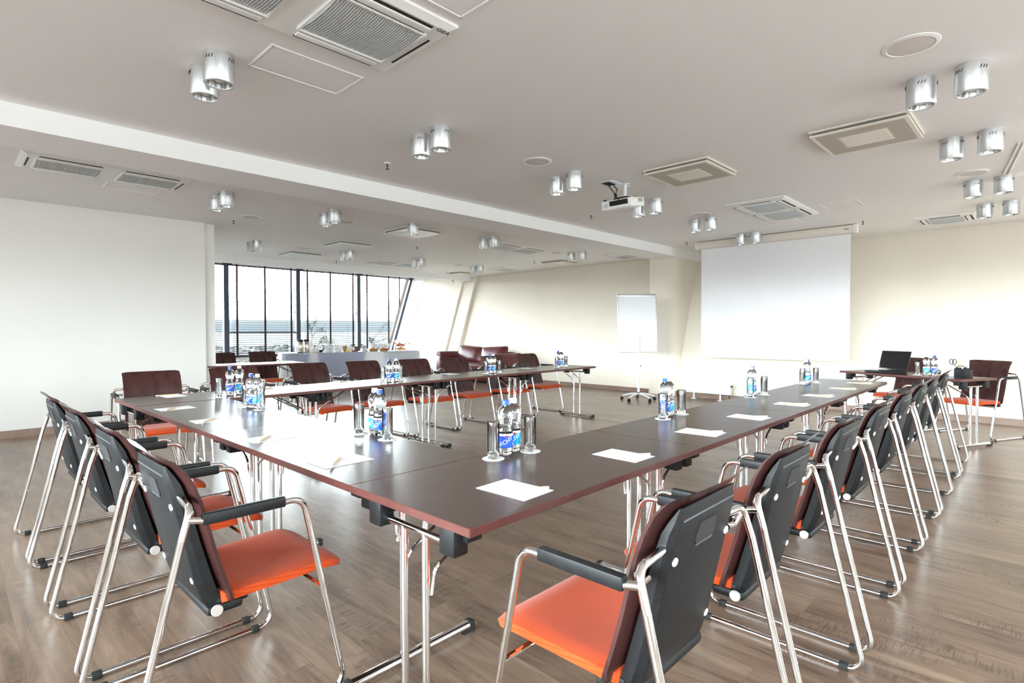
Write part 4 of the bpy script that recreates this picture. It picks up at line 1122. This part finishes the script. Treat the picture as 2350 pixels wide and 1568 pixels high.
def make_cup():
    t = thing('cup', 'cup', 'cup', group=cupg)
    bm = NB(); lathe(bm, [(0.028, 0), (0.040, 0.012), (0.046, 0.055), (0.043, 0.055), (0.037, 0.014)], 18, cap1=False); lathe(bm, [(0.037, 0.0135), (0.0001, 0.0135)], 18, cap0=False, cap1=False); obj('bowl', bm, M['china'], t)
    bm = NB(); tube(bm, fillet([(0.042, 0, 0.045), (0.070, 0, 0.042), (0.064, 0, 0.018), (0.040, 0, 0.016)], 0.012), 0.004, 6); obj('handle', bm, M['china'], t)
    return t
CUP = Proto(make_cup(), cupg)
for k, s in enumerate((0.975, 1.065, 1.185, 1.255)):
    for j, d in enumerate((0.22, 0.34)):
        for h in range(3 if k != 3 else 2):
            CUP.place(Bf(s, d, BZ + 0.004 + h * 0.057), BA + R(30 * k + 40 * j + 60 * h), 'white cup, %s layer of the %s %s stack' % (['bottom', 'second', 'top'][h], ['first', 'second', 'third', 'fourth'][k], ['front', 'rear'][j]))
bm = NB(); lathe(bm, [(0.035, 0), (0.035, 0.10), (0.037, 0.105), (0.037, 0.13), (0.001, 0.13)], 16, cap1=False); bsolo('glass_jar', bm, 1.365, 0.27, M['wicker'], 'small lidded jar between the cups and the brown box', 'jar')
bm = NB(); lathe(bm, [(0.045, 0), (0.05, 0.012), (0.05, 0.05), (0.046, 0.07)], 16); bsolo('biscuit_dish', bm, 1.42, 0.18, mat('yellow biscuits', (0.8, 0.62, 0.3), 0.5), 'low dish of yellow biscuits beside the brown box', 'dish')
t = bthing('brown_box', 1.575, 0.25, 'brown wooden box with a pale card on its front', 'box')
bm = NB(); box(bm, (0, 0, 0.06), (0.15, 0.10, 0.12), 0.004); obj('body', bm, M['cinnamon'], t)
bm = NB(); box(bm, (-0.035, -0.0515, 0.07), (0.055, 0.002, 0.07)); obj('card', bm, M['paper'], t, smooth=0)
PL = None
for k in range(5):
    bm = NB(); lathe(bm, [(0.055, 0), (0.095, 0.012), (0.093, 0.014), (0.054, 0.003)], 26)
    bsolo('plate', bm, 1.82, 0.30, M['china'], '%s plate of the white stack beside the brown box' % ['bottom', 'second', 'third', 'fourth', 'top'][k], 'plate', 'stacked white plates', z=k * 0.0135)
bm = NB(); lathe(bm, [(0.055, 0), (0.068, 0.02), (0.070, 0.14), (0.060, 0.19), (0.056, 0.19), (0.064, 0.14)], 22); bsolo('vase', bm, 2.03, 0.50, M['china'], 'wide white vase of leaves near the fruit', 'vase', 'white vases on the buffet')
foliage('leafy_branch', Bf(2.03, 0.50, BZ + 0.18), [BP(0, -0.05), BP(0.06, 0.12), BP(0.18, 0.26), BP(0.30, 0.42), BP(0.40, 0.45)], 'long leaning branch rising from the wide vase', 5, 110, 0.034, extra=([BP(0, 0), BP(-0.03, 0.08), BP(-0.06, 0.15)], [BP(0, 0), BP(0.03, 0.08), BP(0.05, 0.14)], [BP(0, 0), BP(-0.01, 0.07), BP(0.0, 0.13)], [BP(0.02, 0.0), BP(0.2, 0.06), BP(0.42, 0.15), BP(0.5, 0.12)]))
for i, (s, d, r_, lb) in enumerate(((2.01, 0.20, 0.115, 'round wicker basket of pastries beside the plates'), (2.26, 0.24, 0.12, 'second wicker basket of pastries nearer the fruit'))):
    t = bthing('pastry_basket', s, d, lb, 'basket', 'wicker baskets of pastries')
    bm = NB(); lathe(bm, [(r_ * 0.7, 0), (r_, 0.05), (r_ * 0.97, 0.05), (r_ * 0.66, 0.01)], 22); obj('basket', bm, M['wicker'], t)
    rnd = random.Random(i)
    for k in range(9):
        an = 2.4 * k; rr = 0.022 * math.sqrt(k) * 1.25
        bm = NB(); lathe(bm, [(0.004, 0), (0.026, 0.008), (0.030, 0.022), (0.020, 0.040), (0.004, 0.046)], 9)
        o = tag(obj('pastry', bm, M['bread'] if (k + i) % 3 else M['red_fruit'], smooth=1.0), 'small pastry %s in the basket %s' % (['at the middle', 'just off the middle', 'second from the middle', 'third from the middle', 'fourth from the middle', 'fifth from the middle', 'near the rim', 'against the rim', 'on the rim'][k], ['beside the plates', 'nearer the fruit'][i]), 'pastry', 'pastries in the baskets')
        o.location = Bf(s + rr * math.cos(an), d + rr * math.sin(an), BZ + 0.030 + 0.02 * (rr < 0.03)); 
# fruit stand: two tiers
t = bthing('fruit_stand', 2.66, 0.26, 'two-tier glass fruit stand on the buffet', 'stand')
bm = NB(); lathe(bm, [(0.17, 0), (0.175, 0.008)], 28); lathe(bm, [(0.012, 0.006), (0.012, 0.085)], 10); obj('lower_tier', bm, mat('amber glass dish', (0.6, 0.5, 0.35), 0.15), t)
bm = NB(); lathe(bm, [(0.03, 0.083), (0.135, 0.095), (0.138, 0.101)], 28); obj('upper_tier', bm, M['bread'], t)
rnd = random.Random(11)
fruit = [('orange', 'orange_fruit', 0.030), ('berry', 'red_fruit', 0.018), ('grape', 'grape', 0.015), ('melon_ball', 'pink_fruit', 0.026), ('green_grape', 'green_fruit', 0.016)]
posn = ['at the front', 'at the front a little along', 'on the screen side', 'at the back of the screen side', 'at the back', 'at the back of the thermos side', 'on the thermos side', 'at the front of the thermos side', 'in the middle', 'on top']
for tier, (rad, zz) in enumerate(((0.13, 0.012), (0.095, 0.105))):
    for k in range(22):
        nm, mm_, r_ = fruit[(k * 7 + tier * 2 + rnd.randint(0, 1)) % 5]
        an = 2.399 * k; rr = rad * math.sqrt((k + 0.5) / 22)
        bm = NB(); bmesh.ops.create_icosphere(bm, subdivisions=2, radius=r_)
        for v_ in bm.verts: v_.co.z *= 0.92
        sect = int((math.degrees(an) % 360) / 45); ring_ = 'inner' if rr < rad * 0.55 else 'outer'
        o = tag(obj(nm, bm, M[mm_], smooth=1.5), '%s %s on the %s tier, %s part' % ({'orange_fruit': 'orange fruit', 'red_fruit': 'red berry', 'grape': 'dark grape', 'pink_fruit': 'pink melon', 'green_fruit': 'green grape'}[mm_], posn[sect], ['lower', 'upper'][tier], ring_), 'fruit', 'fruit on the two-tier stand')
        o.location = Bf(2.66 + rr * math.cos(an), 0.26 + rr * math.sin(an), BZ + 0.004 + zz + r_ + (0.045 * (1 - rr / rad) if tier else 0.01))
def make_carafe():
    t = thing('carafe', 'carafe', 'carafe')
    bm = NB(); lathe(bm, [(0.045, 0), (0.047, 0.01), (0.022, 0.17), (0.030, 0.255), (0.028, 0.255), (0.020, 0.17), (0.043, 0.014)], 22); obj('body', bm, M['glass'], t)
    bm = NB(); lathe(bm, [(0.0215, 0.155), (0.0235, 0.158), (0.0235, 0.175), (0.0235, 0.178)], 16); obj('neck_collar', bm, M['bread'], t)
    return t
CAR = Proto(make_carafe(), 'glass carafes at the end of the buffet')
for k, (s, d) in enumerate(((2.615, 0.52), (2.74, 0.52), (2.845, 0.47), (2.94, 0.42))):
    CAR.place(Bf(s, d, BZ + 0.004), BA, 'glass carafe, %s, behind the fruit' % ['first from the vase', 'second from the vase', 'third from the vase', 'nearest the table end'][k])
def make_flute():
    bm = NB(); lathe(bm, [(0.028, 0), (0.004, 0.006), (0.004, 0.07), (0.030, 0.10), (0.033, 0.17), (0.031, 0.17), (0.027, 0.10), (0.002, 0.078)], 14)
    return tag(obj('goblet', bm, M['glass'], smooth=0.9), 'goblet', 'glass')
GOB = Proto(make_flute(), 'goblets behind the pastries')
for k in range(7):
    GOB.place(Bf(2.12 + 0.062 * k, 0.52 + 0.03 * (k % 2), BZ + 0.004), 0, 'stemmed goblet behind the pastries, %s from the wide vase' % ['first', 'second', 'third', 'fourth', 'fifth', 'sixth', 'seventh'][k])

# ------------------------------------------------------------------ ceiling: downlights
def make_light():
    t = thing('downlight', 'lamp', 'ceiling lamp')
    H_ = 0.165; r = 0.079
    bm = NB(); lathe(bm, [(r - 0.016, -H_ + 0.004), (r - 0.014, -H_), (r - 0.002, -H_), (r, -H_ + 0.003), (r, 0)], 40, cap0=False); hs = obj('housing', bm, M['silver'], t)
    bm = NB()
    for q in range(4):
        for k in (-1, 0, 1):
            an = PI / 2 * q + k * 0.21 + 0.5
            p0 = Vector((math.cos(an - 0.055), math.sin(an - 0.055), 0)) * (r + 0.0005); p1 = Vector((math.cos(an + 0.055), math.sin(an + 0.055), 0)) * (r + 0.0005)
            p0.z = -0.048; p1.z = -0.030; tube(bm, [p0, p1], 0.0022, 5)
    obj('vent_slots', bm, M['dark'], hs)  # holes drawn as dark strips on the housing, shade painted in their colour
    bm = NB(); lathe(bm, [(r - 0.016, -H_ + 0.004), (r - 0.021, -H_ + 0.03), (r - 0.036, -H_ + 0.07), (0.02, -H_ + 0.09), (0.0005, -H_ + 0.092)], 32, cap0=False, cap1=False); obj('reflector', bm, M['reflector'], t)
    bm = NB(); lathe(bm, [(0.003, -H_ + 0.012), (0.020, -H_ + 0.018), (0.031, -H_ + 0.035), (0.030, -H_ + 0.055), (0.018, -H_ + 0.085)], 20); obj('bulb', bm, M['bulb'], t)
    return t
DL = Proto(make_light(), 'silver cylinder ceiling lamps')
rowsL = [
 ('by the side row', [4.19, 5.67, 7.45, 8.92], (0.345, 0.585)),
 ('leading from the big grille', [1.095, 2.665, 4.32, 5.87, 7.36, 8.97], (3.345, 3.59)),
 ('just beyond the beam', [2.21, 3.505, 4.735, 6.345, 8.74], (6.575, 6.87)),
 ('nearest the window', [3.75, 5.53, 7.23, 8.96], (9.77, 10.04))]
ordn = ['first', 'second', 'third', 'fourth', 'fifth', 'sixth']
for nm, xs, ys in rowsL:
    for k, x in enumerate(reversed(xs)):
        if x == 4.735:
            DL.place((x, 6.59, C), R(70), 'single silver ceiling lamp hanging before a square vent just beyond the beam'); continue
        for j, yv in enumerate(ys):
            DL.place((x + (0.03 if j and x > 3 else 0), yv, C), R(37 * k + 50 * j), 'silver lamp, %s pair from the screen wall, row %s, %s one' % (ordn[k], nm, ['camera-side', 'window-side'][j]))

# flush speakers
def make_speaker():
    t = thing('ceiling_speaker', 'speaker', 'speaker')
    bm = NB(); lathe(bm, [(0.108, -0.006), (0.112, -0.009), (0.131, -0.004), (0.133, 0)], 40, cap0=False); obj('rim', bm, M['white_plastic'], t)
    bm = NB(); lathe(bm, [(0.0005, -0.010), (0.06, -0.0085), (0.108, -0.006)], 40, cap0=False, cap1=False); obj('mesh', bm, mat('speaker mesh', (0.68, 0.64, 0.62), 0.6), t)
    return t
SP = Proto(make_speaker(), 'round ceiling speakers')
for x, y, lb in ((3.67, 0.558, 'large round ceiling speaker beside the nearest pair of lamps in the corner'), (3.80, 3.37, 'round ceiling speaker between lamp pairs near the projector'), (7.05, 3.35, 'round ceiling speaker between the projector and the screen'),
                 (7.06, 0.563, 'round ceiling speaker among the farther lamps of the side row'), (2.93, 7.79, 'round ceiling speaker near the end of the plain wall'), (4.0, 7.17, 'round ceiling speaker half hidden by a lamp pair beyond the beam'),
                 (4.72, 10.0, 'round ceiling speaker near the window blinds'), (8.53, 10.05, 'round ceiling speaker near the window header end'), (8.53, 7.05, 'round ceiling speaker above the far wall, beyond the beam')):
    SP.place((x, y, C), 0, lb)
def make_sprinkler():
    t = thing('sprinkler', 'sprinkler', 'sprinkler')
    bm = NB(); lathe(bm, [(0.020, -0.012), (0.034, -0.004), (0.035, 0)], 20); obj('collar', bm, M['white_plastic'], t)
    bm = NB(); lathe(bm, [(0.008, -0.030), (0.010, -0.012)], 12)
    for s in (-1, 1): tube(bm, [(s * 0.010, 0, -0.026), (s * 0.013, 0, -0.042), (s * 0.004, 0, -0.055)], 0.003, 6)
    lathe(bm, [(0.017, -0.058), (0.017, -0.055)], 12); obj('head', bm, M['graphite'], t)
    return t
SK = Proto(make_sprinkler(), 'sprinkler heads in the ceiling')
for x, y, lb in ((2.87, 4.39, 'sprinkler nearest the camera, before the beam'), (6.03, 4.39, 'sprinkler below and beside the projector'), (9.05, 4.55, 'sprinkler at the end of the screen case by the beam'), (9.04, 1.90, 'sprinkler beside the free end of the screen case'),
                 (2.83, 8.15, 'sprinkler beside the end of the plain wall'), (6.07, 8.33, 'sprinkler beyond the beam at mid room'), (6.06, 11.3, 'sprinkler close to the window header'), (9.26, 11.4, 'sprinkler in the far corner by the window header'), (9.2, 8.25, 'sprinkler above the far wall beyond the beam')):
    SK.place((x, y, C), R(45), lb)

# cassettes
def grille(parent, x0, x1, y0, y1, z, bulge=0.016, m='grille_grey', pitch=0.0135):
    bm = NB(); box(bm, ((x0 + x1) / 2, (y0 + y1) / 2, z + 0.010), (x1 - x0, y1 - y0, 0.006)); gb = obj('grille', bm, M['dark'], parent, smooth=0)
    bm = NB(); n = int((x1 - x0) / pitch); yc = (y0 + y1) / 2; hy = (y1 - y0) / 2
    for k in range(n + 1):
        x = x0 + (x1 - x0) * k / n; A = []; B = []
        for j in range(9):
            q = j / 8 * 2 - 1; zz = z - bulge * (1 - q * q)
            A.append((x, yc + hy * q, zz)); 
        for (p, q) in zip(A, A[1:]):
            va = [bm.verts.new(c) for c in ((p[0] - 0.0026, p[1], p[2]), (p[0] + 0.0026, p[1], p[2]), (q[0] + 0.0026, q[1], q[2]), (q[0] - 0.0026, q[1], q[2]))]
            vb = [bm.verts.new((c.co.x, c.co.y, c.co.z + 0.007)) for c in va]
            bm.faces.new(va); bm.faces.new((va[0], vb[0], vb[3], va[3])); bm.faces.new((va[1], va[2], vb[2], vb[1]))
    obj('grille_slats', bm, M[m], gb, smooth=0)
    bm = NB()
    for (cx, cy, sx, sy) in (((x0 + x1) / 2, y0 - 0.008, x1 - x0 + 0.03, 0.016), ((x0 + x1) / 2, y1 + 0.008, x1 - x0 + 0.03, 0.016), (x0 - 0.008, yc, 0.016, y1 - y0), (x1 + 0.008, yc, 0.016, y1 - y0)):
        box(bm, (cx, cy, z), (sx, sy, 0.014), 0.003, seg=1)
    obj('grille_border', bm, M['white_plastic'], gb)
def cassette(x, y, label, brand=False, lenx=1.32, leny=0.68, n=2, endflap=True, rot=0.0, flap_y=(1, 1)):
    t = thing('air_conditioner', label, 'air conditioner', (x, y, C), rot, 'ceiling cassette air conditioners')
    hx, hy = lenx / 2, leny / 2
    bm = NB()
    # rim frustum with a central opening closed by the grilles
    o = [(-hx, -hy), (hx, -hy), (hx, hy), (-hx, hy)]; i_ = [(-hx + 0.04, -hy + 0.04), (hx - 0.04, -hy + 0.04), (hx - 0.04, hy - 0.04), (-hx + 0.04, hy - 0.04)]
    A = [bm.verts.new((*p, 0)) for p in o]; B = [bm.verts.new((*p, -0.012)) for p in o]; D = [bm.verts.new((*p, -0.030)) for p in i_]
    for k in range(4):
        bm.faces.new((A[k], A[(k + 1) % 4], B[(k + 1) % 4], B[k])); bm.faces.new((B[k], B[(k + 1) % 4], D[(k + 1) % 4], D[k]))
    bm.faces.new(list(reversed(D)))
    obj('frame', bm, M['white_plastic'], t, smooth=0.3)
    gw = (lenx - 0.40) / n if n == 2 else lenx - 0.26
    for g_ in range(n):
        gx = (g_ - (n - 1) / 2) * (gw + 0.17) + 0.0
        x0, x1 = gx - gw / 2, gx + gw / 2
        grille(t, x0, x1, -hy + 0.145, hy - 0.145, -0.034)
        for s in (-1, 1):
            bm = NB(); box(bm, (gx, s * (hy - 0.125), -0.0312), (gw * 0.98, 0.012, 0.004)); box(bm, (gx, s * (hy - 0.060), -0.0312), (gw * 0.98, 0.020, 0.004)); obj('air_slot', bm, M['dark'], t, smooth=0)  # dark strips on the frame carry the shade of the slots
            bm = NB(); box(bm, (gx, s * (hy - 0.092), -0.036), (gw * 0.99, 0.045, 0.010), 0.003, M=None); obj('louver', bm, M['white_plastic'], t)
    for s in ((-1, 1) if endflap else ()):
        bm = NB()
        for dx in (0.055, 0.105): box(bm, (s * (hx - dx), 0, -0.0312), (0.010, leny * 0.5, 0.004))
        obj('end_slot', bm, M['dark'], t, smooth=0)
    if brand:
        tb = text_bm('GEA', 0.042, 0.0004)
        for v in tb.verts: v.co = Vector((hx - 0.055 - v.co.y * -1 * 0 + v.co.x, -hy + 0.055 - v.co.y, -0.0306 - v.co.z))
        obj('lettering', tb, M['dark'], t, smooth=0, label='dark maker lettering')
    return t
cassette(1.178, 2.503, 'large twin-grille air conditioner overhead, nearest the camera', brand=True)
cassette(1.14, 6.56, 'twin-grille air conditioner over the plain wall side, before the wall', leny=0.64)
cassette(7.38, 2.53, 'twin air conditioner between the square vent and the screen', leny=0.68)
cassette(7.44, 7.20, 'twin air conditioner beyond the beam, partly behind a lamp pair')
cassette(7.25, 10.85, 'twin air conditioner next to the window header', leny=0.6)
cassette(9.64, 1.03, 'single air conditioner at the ceiling edge above the laptop table', lenx=0.66, leny=0.66, n=1)
cassette(9.82, 9.80, 'small air conditioner in the far corner over the sofa', lenx=0.62, leny=0.6, n=1, endflap=False)
cassette(9.80, 6.35, 'small air conditioner where the beam meets the far wall', lenx=0.60, leny=0.55, n=1, endflap=False)

def square_vent(x, y, label, m='white_plastic', slots=False, sz=0.65):
    t = thing('square_vent', label, 'vent', (x, y, C), 0, 'square ceiling vents')
    bm = NB(); box(bm, (0, 0, -0.006), (sz, sz, 0.012), 0.003, seg=1); obj('frame', bm, M[m], t)
    bm = NB(); box(bm, (0, 0, -0.02), (sz - 0.05, sz - 0.05, 0.02)); obj('gap', bm, M['midgap'], t, smooth=0)
    bm = NB(); box(bm, (0, 0, -0.036), (sz - 0.01, sz - 0.01, 0.012), 0.003, seg=1); pn = obj('panel', bm, M[m], t)
    if slots:
        bm = NB(); n = 40; h = sz / 2 - 0.035; c = 0.155
        for k in range(n):
            yy = -h + 2 * h * (k + 0.5) / n
            segs = [(-h, h)] if abs(yy) > c else [(-h, -c - 0.01), (c + 0.01, h)]
            for s0, s1 in segs: box(bm, (yy, (s0 + s1) / 2, -0.0424), (0.0052, s1 - s0, 0.001))
        obj('slots', bm, mat('slot shade', (0.33, 0.29, 0.24), 0.8), pn, smooth=0)
    bm = NB(); box(bm, (0, 0, -0.0435), (0.30, 0.30, 0.003), 0.001, seg=1); obj('centre_plate', bm, M['white_plastic'] if not slots else M['ivory_plastic'], pn)
    return t
square_vent(5.05, 1.045, 'square slotted ceiling vent nearest the camera, beside paired lamps', 'ivory_plastic', True)
square_vent(5.06, 2.515, 'square ceiling vent beside the projector, beige centre plate', 'ivory_plastic', True)
square_vent(5.11, 7.13, 'square ceiling vent just beyond the beam, crossed by a lamp', 'white_plastic')
square_vent(5.07, 9.03, 'square glossy ceiling vent second from the window header', 'white_plastic')
square_vent(5.03, 10.86, 'square glossy ceiling vent closest to the window header', 'white_plastic')
square_vent(9.72, 7.95, 'square beige ceiling vent above the far wall', 'ivory_plastic', sz=0.6)
square_vent(9.72, 11.35, 'square beige ceiling vent in the far corner, behind a lamp pair', 'ivory_plastic', sz=0.5)

# flush access hatches
def hatch(x, y, sx, sy, label):
    t = thing('access_hatch', label, 'hatch', (x, y, C), 0, 'access hatches in the ceiling')
    bm = NB(); box(bm, (0, 0, -0.002), (sx - 0.05, sy - 0.05, 0.004)); obj('panel', bm, M['ceiling'], t, smooth=0)
    bm = NB()
    for s in (-1, 1):
        box(bm, (0, s * (sy / 2 - 0.008), -0.003), (sx, 0.012, 0.008), 0.002, seg=1); box(bm, (s * (sx / 2 - 0.008), 0, -0.003), (0.012, sy, 0.008), 0.002, seg=1)
    obj('frame', bm, M['ceiling'], t)
hatch(1.53, 3.18, 0.56, 0.34, 'flush ceiling hatch between the big air conditioner and the beam')
hatch(1.52, 1.92, 0.56, 0.36, 'flush ceiling hatch on the far side of the big air conditioner')
hatch(7.7, 1.85, 0.5, 0.40, 'flush ceiling hatch beside the air conditioner, towards the side row')
hatch(8.35, 2.75, 0.45, 0.42, 'flush ceiling hatch nearest the screen case')
hatch(1.45, 7.12, 0.5, 0.34, 'flush ceiling hatch behind the air conditioner over the plain wall')

# projector
t = thing('projector', 'white ceiling projector hanging from a bracket with black cables', 'projector', (4.86, 3.13, C), 0)
bm = NB(); box(bm, (0.10, 0.17, -0.004), (0.34, 0.14, 0.008), 0.002); obj('ceiling_plate', bm, M['white_metal'], t)
bm = NB(); box(bm, (0.02, 0.20, -0.009), (0.14, 0.09, 0.003)); obj('cable_opening', bm, M['dark'], t, smooth=0)
bm = NB(); tube(bm, [(0.16, 0.12, -0.01), (0.16, 0.08, -0.03)], 0.014, 10); tube(bm, [(0.16, 0.09, -0.01), (0.16, 0.09, -0.165)], 0.019, 14); lathe(bm, [(0.05, -0.012), (0.05, -0.004)], 20, (0.16, 0.09, 0)); obj('pole', bm, M['white_metal'], t)
bm = NB(); box(bm, (0.12, 0.06, -0.176), (0.20, 0.16, 0.016), 0.004); obj('mount', bm, M['black'], t)
Mp = Matrix.Translation((0.06, 0.05, -0.235)) @ Matrix.Rotation(R(-10), 4, 'Y')
bm = NB(); box(bm, (0, 0, 0), (0.26, 0.36, 0.095), 0.014, M=Mp, seg=3); body = obj('body', bm, M['white_plastic'], t)
bm = NB(); box(bm, (-0.1285, -0.03, 0.012), (0.006, 0.22, 0.05), 0.002, M=Mp); obj('socket_panel', bm, M['black'], body)
bm = NB(); lathe(bm, [(0.026, 0), (0.026, 0.004)], 20, M=Mp @ Matrix.Translation((-0.130, 0.125, 0.0)) @ Matrix.Rotation(R(-90), 4, 'Y')); obj('speaker_grille', bm, M['alu'], body)
bm = NB()
for k in range(7): box(bm, (0.0 + k * 0.013, -0.1815, 0.015), (0.006, 0.003, 0.04), M=Mp)
obj('side_vent', bm, M['alu'], body, smooth=0)
bm = NB(); tube(bm, fillet([(0.03, 0.21, -0.01), (-0.06, 0.14, -0.06), (-0.10, 0.06, -0.14), (-0.09, 0.03, -0.21)], 0.06), 0.005, 8); tube(bm, fillet([(0.07, 0.18, -0.01), (0.0, 0.08, -0.09), (-0.10, 0.04, -0.17), (-0.085, 0.0, -0.24)], 0.05), 0.005, 8)
box(bm, (-0.10, 0.035, -0.18), (0.03, 0.02, 0.04), 0.005); obj('cables', bm, M['rubber'], t)
for k, (x, y) in enumerate(((-0.10, 0.20), (0.16, -0.10))):
    bm = NB(); lathe(bm, [(0.014, 0.0), (0.014, 0.02)], 12, M=Mp @ Matrix.Translation((x * 0.8, y * 0.8, 0.045))); obj('foot', bm, M['black'], t)

# small camera under the window header
t = thing('security_camera', 'tiny white camera under the end of the window header', 'camera', (9.95, 11.98, 2.655), R(-140))
bm = NB(); tube(bm, [(0, 0, 0), (0, 0, -0.04)], 0.012, 10); obj('stalk', bm, M['black'], t)
bm = NB(); lathe(bm, [(0.02, -0.11), (0.036, -0.10), (0.038, -0.05), (0.025, -0.035)], 18); obj('dome', bm, M['white_plastic'], t)
# cable trunking at the ceiling beside the side row
bm = NB(); tube(bm, [(6.2, 0.20, C - 0.006), (7.3, 0.345, C - 0.006)], 0.006, 6); tube(bm, [(6.2, 0.17, C - 0.006), (7.35, 0.31, C - 0.006)], 0.006, 6)
tag(obj('ceiling_cable', bm, M['white_plastic']), 'pair of thin white cables running along the ceiling to a side-row lamp', 'cable')
